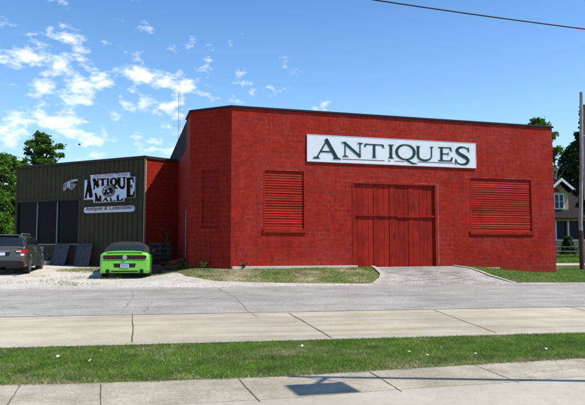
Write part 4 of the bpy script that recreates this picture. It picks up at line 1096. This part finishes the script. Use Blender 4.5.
def tree(name, base, H, crown_r, cz0, label, mat, nclump=70, nleaf=90, lsize=.22, seed=1, shape=1.0, group=None, gaps=.25, centre=(0, 0)):
    rg = np.random.default_rng(seed); rr = random.Random(seed)
    o = empty(name, base); tag(o, label, 'tree', group)
    tb = MB(); r0 = H*.022+.05
    tb.tube([(0, 0, -.3), (.05, .02, H*.25), (-.05, .05, H*.55), (0.02, 0, H*.85)], [r0*1.25, r0, r0*.6, r0*.15], 9)
    cs_ = []
    for k in range(nclump):
        t = rr.random(); z = cz0+(H-cz0)*t; a = rr.uniform(0, 6.283)
        env = crown_r*(math.sin(math.pi*min(1, (t*.82+.16)))**.7)*(1-.25*noise.noise(Vector((math.cos(a)*1.3, math.sin(a)*1.3, t*3+seed)))*2)
        rad = env*math.sqrt(rr.uniform(.05, 1)); c = Vector((rad*math.cos(a)+centre[0]*t, rad*math.sin(a)+centre[1]*t, z))
        if rr.random() < gaps*.6: continue
        cs_.append((c, rr.uniform(.09, .17)*crown_r*shape))
        if k % 3 == 0:
            s0 = Vector((0, 0, max(H*.18, z-rad*.9-.4)));  mid_ = s0.lerp(c, .5)+Vector((0, 0, -.1*rad))
            tb.tube([s0, mid_, c], [r0*.42, r0*.25, .015], 5, False)
    tb.build('trunk', M_bark, o, smooth=50)
    L = []
    for c, r in cs_:
        m = int(nleaf*rr.uniform(.5, 1.4)); d = rg.normal(0, 1, (m, 3)); d /= np.linalg.norm(d, axis=1)[:, None]
        L.append(np.array(c)+d*(r*np.abs(rg.normal(.75, .42, (m, 1))))*np.array([1.3, 1.3, .85]))
    leaves(np.concatenate(L), lsize, mat, 'crown', o)
    return o
def tz(x, y): return zg(x, y)-.1
TG = 'trees behind the shop'
b = at(39, 240, 52); tree('shade_tree', (b.x, b.y, tz(b.x, b.y)), at(39, 134.5, 52).z-tz(b.x, b.y), 1.95, 5.5, 'loose leafy tree whose crown stands up over the shop roof', M_leaf_m, 190, 75, .15, 3, .85, gaps=.3)
b = at(1, 240, 43); tree('shade_tree', (b.x, b.y, tz(b.x, b.y)), at(0, 157, 43).z-tz(b.x, b.y), 2.3, .8, 'bright sunlit green tree at the left edge beyond the wagon', M_leaf_b, 330, 90, .13, 5, .9)
b = at(15, 240, 50); tree('shade_tree', (b.x, b.y, tz(b.x, b.y)), at(15, 166, 50).z-tz(b.x, b.y), 1.7, 1.0, 'darker green tree between the bright left tree and the shop corner', M_leaf_m, 200, 90, .15, 8, .9, gaps=.3)
b = at(-35, 240, 48); tree('shade_tree', (b.x, b.y, tz(b.x, b.y)), 7.5, 3.4, .8, 'broad green tree standing left of the bright tree', M_leaf_b, 250, 90, .17, 9, .9)
b = at(541, 240, 50); tree('shade_tree', (b.x, b.y, tz(b.x, b.y)), at(541, 120.0, 50).z-tz(b.x, b.y), 1.55, 7.0, 'tree rising just above the right end of the red parapet', M_leaf_m, 150, 80, .16, 11, gaps=.1, centre=(.0, 0))
b = at(590, 240, 62); tree('shade_tree', (b.x, b.y, tz(b.x, b.y)), at(580, 143, 62).z-tz(b.x, b.y), 3.9, 3.0, 'big dark tree behind the cream house', M_leaf_d, 620, 120, .22, 12, .75, gaps=.35)
b = at(590, 240, 45); tree('shade_tree', (b.x, b.y, tz(b.x, b.y)), at(588, 108, 45).z-tz(b.x, b.y), 1.25, 3.5, 'tall narrow dark tree standing right behind the slim grey pole', M_leaf_d, 170, 90, .16, 21, .9, gaps=.35)
b = at(562, 240, 72); tree('shade_tree', (b.x, b.y, tz(b.x, b.y)), at(566, 178, 72).z-tz(b.x, b.y), 2.6, 2.0, 'small mid green tree left of the dark tree', M_leaf_m, 90, 110, .26, 14, gaps=.3)
for k, (pxx, yy, hh2) in enumerate(((-6, 38, 2.6), (10, 40, 2.3), (22, 41, 2.0))):
    q = at(pxx, 240, yy); o = empty('shrub', (q.x, q.y, zg(q.x, q.y)-.05)); tag(o, ('big leafy shrub at the frame edge behind the wagon', 'leafy green shrub behind the wagon roof', 'leafy shrub between the wagon and the shop corner')[k], 'shrub', 'shrubs beyond the gravel lot')
    cc_ = []
    for j in range(75):
        t = random.random(); a = random.uniform(0, 6.28); rr_ = 1.5*math.sqrt(random.random())*math.sqrt(1-t*t*.8); cc_.append(np.array([rr_*math.cos(a), rr_*math.sin(a), .15+hh2*t])+rng.normal(0, .17, (70, 3)))
    leaves(np.concatenate(cc_), .13, M_leaf_b, 'foliage', o); MB().tube([(0, 0, -.1), (0, 0, hh2*.7)], [.08, .03], 6).build('stem', M_bark, o)
# pale bare twigs by the red corner
b = at(556.5, 240, 60); o = empty('bare_tree', (b.x, b.y, tz(b.x, b.y))); tag(o, 'thin leafless pale tree beside the right end of the red wall', 'tree'); tb = MB(); Hh = at(560, 152, 60).z-1
tb.tube([(0, 0, 0), (.1, 0, Hh*.6), (.2, 0, Hh*.8)], [.14, .08, .03], 6)
for k in range(22):
    a = random.uniform(0, 6.28); z = random.uniform(Hh*.55, Hh*.82); e = Vector((.15+math.cos(a)*random.uniform(.5, 1.2), math.sin(a)*.8, min(Hh, z+random.uniform(.6, 1.6))))
    m_ = Vector((.1, 0, z)).lerp(e, .5)+Vector((0, 0, .1)); tb.tube([(.1, 0, z), m_, e], [.03, .02, .008], 4, False)
tb.build('trunk', simple('pale_bark', (.32, .29, .27), .9), o)
# sapling by the rack
q = at(166.5, 262, 27.2); sp_ = empty('sapling', (q.x, q.y, zg(q.x, q.y))); tag(sp_, 'thin leafy sapling growing up in front of the slatted rack', 'sapling')
tb = MB(); tb.tube([(0, 0, -.05), (.03, 0, .8), (-.02, 0, 1.7)], [.018, .012, .004], 6)
L = []
for k in range(26):
    z = random.uniform(.35, 1.85); a = random.uniform(0, 6.28); rr_ = random.uniform(.12, .34)*(1.1-abs(z-1.2)*.45); e = np.array([rr_*math.cos(a), rr_*math.sin(a), z+.12])
    tb.tube([(0, 0, z-.1), tuple(e)], [.006, .003], 4, False); L.append(e+rng.normal(0, .065, (11, 3)))
tb.build('stem', M_bark, sp_); leaves(np.concatenate(L), .042, M_leaf_d, 'foliage', sp_)
def weed(px, py, Y, h, label, mat=M_leaf_b, n=60, group='weeds along the walls'):
    q = at(px, py, Y); o = empty('weed', (q.x, q.y, zg(q.x, q.y))); tag(o, label, 'weed', group)
    tb = MB(); L = []
    for k in range(6):
        a = random.uniform(0, 6.28); e = Vector((math.cos(a)*h*.45, math.sin(a)*h*.45, h*random.uniform(.6, 1))); tb.tube([(0, 0, -.02), e*.55+Vector((0, 0, .03)), e], [.008, .006, .003], 4, False)
        for t in (.4, .6, .8, 1): L.append(np.array(e*t)+rng.normal(0, h*.10, (n//12, 3)))
    tb.build('stem', simple('weed_stem', (.08, .14, .03), .8), o); leaves(np.concatenate(L), .06, mat, 'foliage', o)
weed(186, 266, 24.6, .34, 'leafy green weed growing beside the brush pile', n=110); weed(192.5, 267, 24.3, .22, 'low green weed at the left foot of the angled wall')
weed(204, 268, 23.75, .28, 'upright green weed under the angled red window'); weed(243.5, 266, 23.35, .24, 'dry reddish weed by the red corner footing', simple('reddish_weed', (.16, .07, .03), .8))
weed(179, 266.5, 24.9, .26, 'yellow-green weed left of the brush pile')
# brush pile
bp = empty('brush_pile', (-4.75, 25.2, zg(-4.75, 25.2))); tag(bp, 'heap of reddish brown dry branches in the shaded corner', 'brush pile')
tb = MB()
for k in range(130):
    c = Vector((random.gauss(0, .36), random.gauss(0, .22), 0)); h = max(.02, .55-abs(c.x)*.5-abs(c.y)*.6)*random.random()
    a = random.gauss(.25, .35); l_ = random.uniform(.35, .9); d = Vector((math.cos(a), math.sin(a)*.6, random.uniform(.0, .35)))
    p = c+Vector((0, 0, h)); tb.tube([p-d*l_/2, p+Vector((0, 0, .02)), p+d*l_/2], [.012, .012, .005], 4, False)
tb.build('branches', simple('dry_brown_twigs', (.17, .075, .045), .9, var=.3), bp)
# trellis panel leaning below the angled window
tl_ = empty('wire_trellis', (*FC.world(.30, .12), zg(*FC.world(.3, .12))), FC.ang); tag(tl_, 'small faded trellis leaning under the angled window', 'trellis')
tb = MB()
for k in range(4): tb.box((k*.24, 0, .05), (k*.24+.012, .012, 1.25))
for k in range(7): tb.box((0, -.008, .08+k*.19), (.735, .0-.001, .092+k*.19))
tb.build('wires', simple('rusty_wire', (.16, .045, .035), .8), tl_)

# ------------------------------------------------------------------ mast, pole, cable
q = at(177.3, 240, 60); zt_ = at(177.6, 91, 60).z; at_ = empty('antenna_tower', (q.x, q.y, .5)); tag(at_, 'thin lattice radio mast rising behind the shop roof', 'antenna tower')
tb = MB(); hh_ = zt_-.5
for k in range(3): a = 2*math.pi*k/3; tb.tube([(.13*math.cos(a), .13*math.sin(a), 0), (.13*math.cos(a), .13*math.sin(a), hh_)], .011, 5)
z = 0; k = 0
while z < hh_-.4:
    for j in range(3):
        a, b_ = 2*math.pi*j/3, 2*math.pi*((j+1) % 3)/3
        if k % 2: a, b_ = b_, a
        tb.tube([(.13*math.cos(a), .13*math.sin(a), z), (.13*math.cos(b_), .13*math.sin(b_), z+.4)], .006, 4, False)
    z += .4; k += 1
M_gal = simple('galvanised_steel', (.22, .24, .27), .5, .5)
tb.build('lattice', M_gal, at_)
MB().tube([(0, 0, hh_-.3), (0, 0, hh_+1.0)], .012, 6).build('whip_antenna', M_gal, at_)
wa = MB()
for zz_ in (hh_-3.6, hh_-6.5): wa.tube([(-.5, 0, zz_), (.1, 0, zz_)], .01, 5).tube([(-.5, 0, zz_-.4), (-.5, 0, zz_+.5)], .012, 5)
wa.build('side_antennas', M_gal, at_)
# timber pole at the right
px_ = (14.02, 29.2); zb_ = zg(*px_)
up_ = empty('utility_pole', (px_[0], px_[1], zb_)); tag(up_, 'slim grey pole standing in the grass right of the red building', 'pole', 'poles along the street')
MB().tube([(0, 0, -.2), (0, 0, 2.3), (.15, 0, 5), (.27, 0, 8.75)], [.10, .097, .09, .078], 14).build('shaft', simple('weathered_grey_timber', (.29, .285, .28), .9, var=.3, vscale=3, bscale=15), up_, smooth=50)
MB().tube([(0, 0, -.19), (0, 0, 1.9)], .112, 14).build('base_sleeve', simple('brown_sleeve', (.08, .045, .038), .8), up_, smooth=50)
MB().tube([(.22, -.03, 3.4), (.36, -.03, 8.0)], .02, 6).build('conduit', simple('conduit_pinkish', (.30, .17, .15), .6), up_)
# street cable between two poles beyond the frame
def big_pole(x, y, H, label):
    o = empty('utility_pole', (x, y, zg(x, y))); tag(o, label, 'pole', 'poles along the street')
    MB().tube([(0, 0, -.3), (0, 0, H)], [.16, .11], 12).build('shaft', simple('weathered_grey_timber', (.17, .155, .145), .9), o, smooth=50)
    MB().box((-.05, -1.0, H-.6), (.05, 1.0, H-.48)).build('crossarm', M_bark, o)
pA, pB = at(375, 0, 15.0), at(585, 29, 16.03)
dxy = (pB-pA); dirn = Vector((dxy.x, dxy.y, 0)).normalized()
LA, RB = -17.0, 24.0; base = pA
def cab(t):      # shallow catenary through both sighted points
    u = t/dxy.xy.length; zlin = pA.z+(pB.z-pA.z)*u
    return Vector((pA.x+dirn.x*t, pA.y+dirn.y*t, zlin+.0022*t*(t-dxy.xy.length)))
eA, eB = cab(LA), cab(RB)
MB().tube([cab(LA+(RB-LA)*k/50) for k in range(51)], .017, 6).build('overhead_cable', simple('cable_black', (.012, .012, .013), .6))
tag(bpy.data.objects['overhead_cable'], 'thin black cable crossing the sky at upper right', 'cable')
big_pole(eA.x, eA.y+.14, eA.z-zg(eA.x, eA.y)+.5, 'tall timber pole at the left end of the overhead cable')
big_pole(eB.x, eB.y+.14, eB.z-zg(eB.x, eB.y)+.5, 'tall timber pole at the right end of the overhead cable')

# ------------------------------------------------------------------ sun and an unseen post and panel shaped to cast the sidewalk shadow
EL = R(57); AZ = R(-15)            # azimuth measured from +X towards -Y
sd_ = Vector((math.cos(EL)*math.cos(AZ), math.cos(EL)*math.sin(AZ), math.sin(EL)))
def unshadow(p, z): t = (z-p.z)/sd_.z; return p+sd_*t
# post: shadow runs from far right to about px 290
top_sh = onz(291, 376.6, 0)
Hp = 6.2; tp_ = unshadow(top_sh, Hp); far = onz(585, 381, 0); fy = top_sh.y+(far.y-top_sh.y)*(tp_.x-top_sh.x)/(far.x-top_sh.x)
bpo = empty('street_post', (tp_.x+.05, fy, 0)); tag(bpo, 'thin leaning street post carrying a flat panel, its shadow on the near sidewalk', 'post')
top_l = Vector((tp_.x, tp_.y, Hp))-bpo.location
MB().tube([(0, 0, -.05), tuple(top_l)], [.05, .042], 12).build('shaft', M_gal, bpo, smooth=50)
zp_ = 5.55
q1 = [unshadow(onz(*p, 0), zp_+dz_)-bpo.location for p, dz_ in (((283.8, 385.2), .0), ((340.9, 382.1), .0), ((359, 392), -.08), ((297.4, 395.8), -.08))]
pb_ = MB(); dn = Vector((0, 0, -.04)); P8 = [tuple(p) for p in q1]+[tuple(p+dn) for p in q1]; pb_.v = P8
pb_.f = [(0, 1, 2, 3), (7, 6, 5, 4), (0, 4, 5, 1), (1, 5, 6, 2), (2, 6, 7, 3), (3, 7, 4, 0)]
pb_.build('panel', simple('dark_panel', (.04, .045, .06), .4), bpo)
s0_ = unshadow(onz(301, 376.8, 0), zp_+.25)-bpo.location; s1_ = unshadow(onz(309, 383.5, 0), zp_-.05)-bpo.location
fr0 = top_l*((zp_+.05)/Hp)
MB().tube([tuple(fr0), tuple((q1[0]+q1[1])/2+Vector((0, 0, -.06)))], .03, 8).tube([tuple(top_l*.98), tuple(q1[1]+Vector((0, 0, -.03)))], .015, 6).build('bracket', M_gal, bpo)

# ------------------------------------------------------------------ the cream house at the right
HY = 50.0
def hx(px, py): p = at(px, py, HY); return p.x, p.z
hs = empty('cream_house', (at(556, 250, HY).x-5, HY, 0), 0); tag(hs, 'cream house with a white trimmed gable seen past the red corner', 'house')
ox = hs.location.x
def L_(px, py): x, z = hx(px, py); return x-ox, z
M_cream = simple('cream_clapboard', (.42, .36, .20), .8, var=.06); M_trim = simple('white_house_trim', (.78, .80, .82), .5); M_shing = simple('dark_shingles', (.020, .014, .012), .95, var=.3, vscale=8, bscale=20)
M_scr = simple('dark_porch_screen', (.012, .014, .016), .3)
zr = L_(560, 217.5)[1]; zw1 = L_(560, 240.5)[1]; zw0 = .5; zpt = L_(560, 211)[1]
MB().box((0, 0, zw0), (17, .2, zw1)).box((0, 0, zr-.28), (17, .2, zr)).build('porch_wall', M_cream, hs)
MB().box((0, .25, zw1-.1), (17, .3, zr-.2)).build('porch_screen', M_scr, hs)
w_ = MB()
xk = L_(556, 230)[0]-3.2
for k in range(12): w_.box((xk+k*1.05, -.03, zw1+.001), (xk+k*1.05+.09, .24, zr-.281))
w_.box((0, -.05, zw1-.02), (17, .0-.001, zw1+.08)); w_.build('porch_posts', M_trim, hs)
rf = MB(); rf.quad((-.4, -.6, zr-.05), (17.4, -.6, zr-.05), (17.4, 1.6, zpt+.5), (-.4, 1.6, zpt+.5)).quad((-.4, -.6, zr-.13), (17.4, -.6, zr-.13), (17.4, -.6, zr-.05), (-.4, -.6, zr-.05))
rf.build('porch_roof', M_shing, hs, fixn=False)
# upper wall and gable
xa = L_(551, 200)[0]; xb = L_(573.2, 200)[0]; zgb = L_(560, 191)[1]; xap, zap = L_(563.2, 179.0); xr_, ze_ = L_(577.2, 190.5); xl_ = 2*xap-xr_
MB().prism([(xa, zpt-.3), (xb, zpt-.3), (xb, ze_-.1), (xap, zap-.2), (xa, ze_-.1)], .9, 1.1).build('gable_wall', M_cream, hs)
gr = MB()
for sgn, xe in ((1, xr_), (-1, xl_)):
    gr.prism([(xap, zap+.02), (xe, ze_+.02), (xe+.0, ze_+.14), (xap, zap+.17)], .3, 8)
gr.build('gable_roof', M_shing, hs)
for xe in (xr_, xl_): MB().prism([(xap, zap-.13), (xe, ze_-.13), (xe, ze_+.11), (xap, zap+.14)], .24, .30).build('rake_board', M_trim, hs)
# arched vent and triple window
cxv, czv = L_(560.5, 191.0); rv = .34
MB().prism([(cxv+rv*math.cos(R(a)), czv+rv*math.sin(R(a))) for a in range(0, 181, 15)], .86, .90).build('arched_vent', simple('brick_red_vent', (.22, .05, .04), .8), hs)
wx, wz1_ = L_(553.5, 193); wx2, wz0_ = L_(569.2, 208.2); 
wn = MB().box((wx, .84, wz0_), (wx2, .90, wz1_)).build('window', M_trim, hs)
gp = MB(); ww = (wx2-wx-.10)/3
for k in range(3):
    for j in range(2):
        hz_ = (wz1_-wz0_-.14)/2; gp.box((wx+.09+k*ww, .825, wz0_+.07+j*(hz_+.02)), (wx+.09+k*ww+ww-.10, .838, wz0_+.05+hz_+j*(hz_+.02)))
gp.build('pane', simple('house_glass', (.03, .045, .06), .1), wn)
MB().box((.0, 3.0, .5), (17, 10, zpt+.2)).build('main_wall', M_cream, hs)
mr_ = MB(); mr_.prism([(-.4, zpt+.1), (17.4, zpt+.1), (17.4, zpt+.2), (-.4, zpt+.2)], 1.1, 10.5); mr_.quad((-.4, 1.6, zpt+.2), (17.4, 1.6, zpt+.2), (15.5, 6, zap-.6), (1.5, 6, zap-.6)).quad((17.4, 10.5, zpt+.2), (-.4, 10.5, zpt+.2), (1.5, 6, zap-.6), (15.5, 6, zap-.6)).quad((-.4, 10.5, zpt+.2), (-.4, 1.6, zpt+.2), (1.5, 6, zap-.6)).quad((17.4, 1.6, zpt+.2), (17.4, 10.5, zpt+.2), (15.5, 6, zap-.6))
mr_.build('main_roof', M_shing, hs, fixn=False)
# shrub, picnic table
q = at(568.5, 250, 48.8); o = empty('shrub', (q.x, q.y, zg(q.x, q.y))); tag(o, 'dark conical shrub against the cream porch wall', 'shrub')
C_ = []
for k in range(60):
    t = random.random(); a = random.uniform(0, 6.28); r = (.55*(1-t)+.12)*random.uniform(.4, 1); C_.append(np.array([r*math.cos(a), r*math.sin(a), .1+1.35*t])+rng.normal(0, .08, (50, 3)))
leaves(np.concatenate(C_), .09, M_leaf_d, 'foliage', o); MB().tube([(0, 0, -.1), (0, 0, .8)], [.05, .02], 6).build('stem', M_bark, o)
q = at(566.5, 256, 41.5); pc = empty('picnic_table', (q.x, q.y, zg(q.x, q.y)), R(4)); tag(pc, 'grey picnic table on the lawn in front of the cream house', 'picnic table')
M_pic = simple('weathered_table_wood', (.22, .20, .19), .8, var=.2)
MB().box((-1.2, -.38, .72), (1.2, .38, .76)).build('table_top', M_pic, pc)
for s__ in (-1, 1): MB().box((-1.2, s__*.72-.13, .42), (1.2, s__*.72+.13, .46)).build('bench', M_pic, pc)
for x_ in (-.85, .85):
    MB().tube([(x_, -.62, 0), (x_, -.12, .72)], .045, 5).tube([(x_+.05, .62, 0), (x_+.05, .12, .72)], .045, 5).box((x_-.03, -.78, .36), (x_+.03, .78, .42)).build('leg_frame', M_pic, pc)
# small dark car nose glimpsed by the pole: a parked car on the side street
# ------------------------------------------------------------------ bird and scraps
q = at(79.3, 145, 30); br_ = empty('bird', q, .3); br_.scale = (.6, .6, .6); tag(br_, 'small dark bird flying above the shop roof', 'bird')
sk = MB(); sk.tube([(-.14, 0, 0), (-.06, 0, .01), (.04, 0, .02), (.11, 0, .03), (.15, 0, .03)], [.008, .035, .045, .028, .006], 10)
i = len(sk.v)
for s__ in (-1, 1):
    i = len(sk.v); sk.v += [(.06, s__*.02, .03), (-.03, s__*.02, .02), (-.05, s__*.14, .10), (.02, s__*.16, .11), (-.06, s__*.26, .06), (.06, s__*.02, .04), (-.03, s__*.02, .03), (-.05, s__*.14, .108), (.02, s__*.16, .118)]
    sk.f += [(i, i+1, i+2, i+3), (i+2, i+3, i+4), (i+5, i+6, i+7, i+8), (i+7, i+8, i+4)]
b_ = sk.build('body', simple('dark_feathers', (.03, .03, .035), .8), br_)
M_pap = simple('white_scrap', (.60, .55, .48), .8)
for i, (px, py, lb) in enumerate(((90, 361, 'crumpled pale scrap lying in the grass below the green car'), (58, 356.5, 'tiny white scrap in the grass at the left'), (101, 351, 'white scrap in the grass near the kerb'), (427, 355.5, 'largest white scrap in the grass right of centre'), (441, 348, 'white scrap near the kerb right of centre'), (475, 354, 'pale leaf scrap in the grass towards the right'), (409, 352, 'small pale scrap left of the largest right-hand one'), (546, 349, 'pale scrap in the grass near the right edge'), (302, 346, 'white scrap by the kerb in the middle'))):
    q = onz(px, py, .035); bm = MB(); n = 7; bm.v = [(0, 0, .02)]+[(math.cos(6.283*k/n)*random.uniform(.012, .026), math.sin(6.283*k/n)*random.uniform(.01, .022), random.uniform(-.005, .018)) for k in range(n)]
    bm.f = [(0, 1+k, 1+(k+1) % n) for k in range(n)]
    o = bm.build('paper_scrap', M_pap); o.location = q; o.modifiers.new('t', 'SOLIDIFY').thickness = .002
    tag(o, lb, 'litter', 'scraps in the near grass')

# ------------------------------------------------------------------ light
sl = bpy.data.lights.new('sun', 'SUN'); sl.energy = 4.3; sl.angle = R(.53); sl.color = (1, .955, .89)
sl.angle = R(.45); so = bpy.data.objects.new('sun', sl); COL.objects.link(so); so.rotation_euler = (-sd_).to_track_quat('-Z', 'Y').to_euler()
wd = bpy.data.worlds.new('World'); scene.world = wd; wd.use_nodes = True
n, l = wd.node_tree.nodes, wd.node_tree.links; bg = n['Background']
sky = n.new('ShaderNodeTexSky'); sky.sky_type = 'NISHITA'; sky.sun_disc = False; sky.sun_elevation = EL
sky.sun_rotation = math.atan2(sd_.x, sd_.y); sky.air_density = 1.0; sky.dust_density = .35; sky.ozone_density = 4.0
tc = n.new('ShaderNodeTexCoord').outputs['Generated']; sp = n.new('ShaderNodeSeparateXYZ'); l.new(tc, sp.inputs[0])
zc = mth(n, l, 'ADD', mth(n, l, 'MAXIMUM', sp.outputs[2], 0), .12)
u = mth(n, l, 'DIVIDE', sp.outputs[0], zc); v = mth(n, l, 'DIVIDE', sp.outputs[1], zc)
cb = n.new('ShaderNodeMapping'); l.new(tc, cb.inputs[0]); cb.inputs['Scale'].default_value = (1, 1, 1.9); cb.inputs['Location'].default_value = (.37, .1, .22)
n1 = noise_n(n, l, cb.outputs[0], 18, 9, .56); n2 = noise_n(n, l, cb.outputs[0], 40, 6, .65)
azr = mth(n, l, 'DIVIDE', sp.outputs[0], mth(n, l, 'MAXIMUM', sp.outputs[1], .05))      # tan of azimuth
# a cloud bank low on the left, scattered puffs above and to its right, clear to the right
side = ramp(n, l, mth(n, l, 'ADD', azr, .5), [(.10, 1.0), (.30, .90), (.38, .66), (.50, .58), (.57, .42), (.64, 0)])
low = ramp(n, l, sp.outputs[2], [(.10, .72), (.20, .95), (.27, 1.0), (.31, .72), (.36, .55), (.44, .40)])
dens = mth(n, l, 'MULTIPLY', side, low)
thr = mth(n, l, 'SUBTRACT', .69, mth(n, l, 'MULTIPLY', dens, .235))
raw = mth(n, l, 'ADD', mth(n, l, 'MULTIPLY', n1, .72), mth(n, l, 'MULTIPLY', n2, .28))
cm = mth(n, l, 'MULTIPLY', mth(n, l, 'SUBTRACT', raw, thr), 8.5, True)
cm = mth(n, l, 'MULTIPLY', mth(n, l, 'POWER', cm, 1.2), .78)
behind = mth(n, l, 'GREATER_THAN', sp.outputs[1], .0)
cm = mth(n, l, 'MULTIPLY', cm, behind)
hs_n = n.new('ShaderNodeHueSaturation'); hs_n.inputs['Saturation'].default_value = 1.20; hs_n.inputs['Value'].default_value = 1.22; l.new(sky.outputs[0], hs_n.inputs['Color'])
shade = ramp(n, l, n2, [(.3, (6.2, 7.0, 8.0)), (.6, (8.2, 8.4, 8.6))])
sc = n.new('ShaderNodeMix'); sc.data_type = 'RGBA'; l.new(cm, sc.inputs[0])
pale = mix(n, l, ramp(n, l, sp.outputs[2], [(.0, .50), (.14, .30), (.26, .10), (.40, 0)]), hs_n.outputs[0], (4.6, 6.6, 9.0)); l.new(pale, sc.inputs[6]); l.new(shade, sc.inputs[7])
l.new(sc.outputs[2], bg.inputs['Color']); bg.inputs['Strength'].default_value = .11
scene.view_settings.view_transform = 'Standard'; scene.view_settings.look = 'None'; scene.view_settings.exposure = .55; scene.view_settings.gamma = 1
scene.render.engine = 'CYCLES'
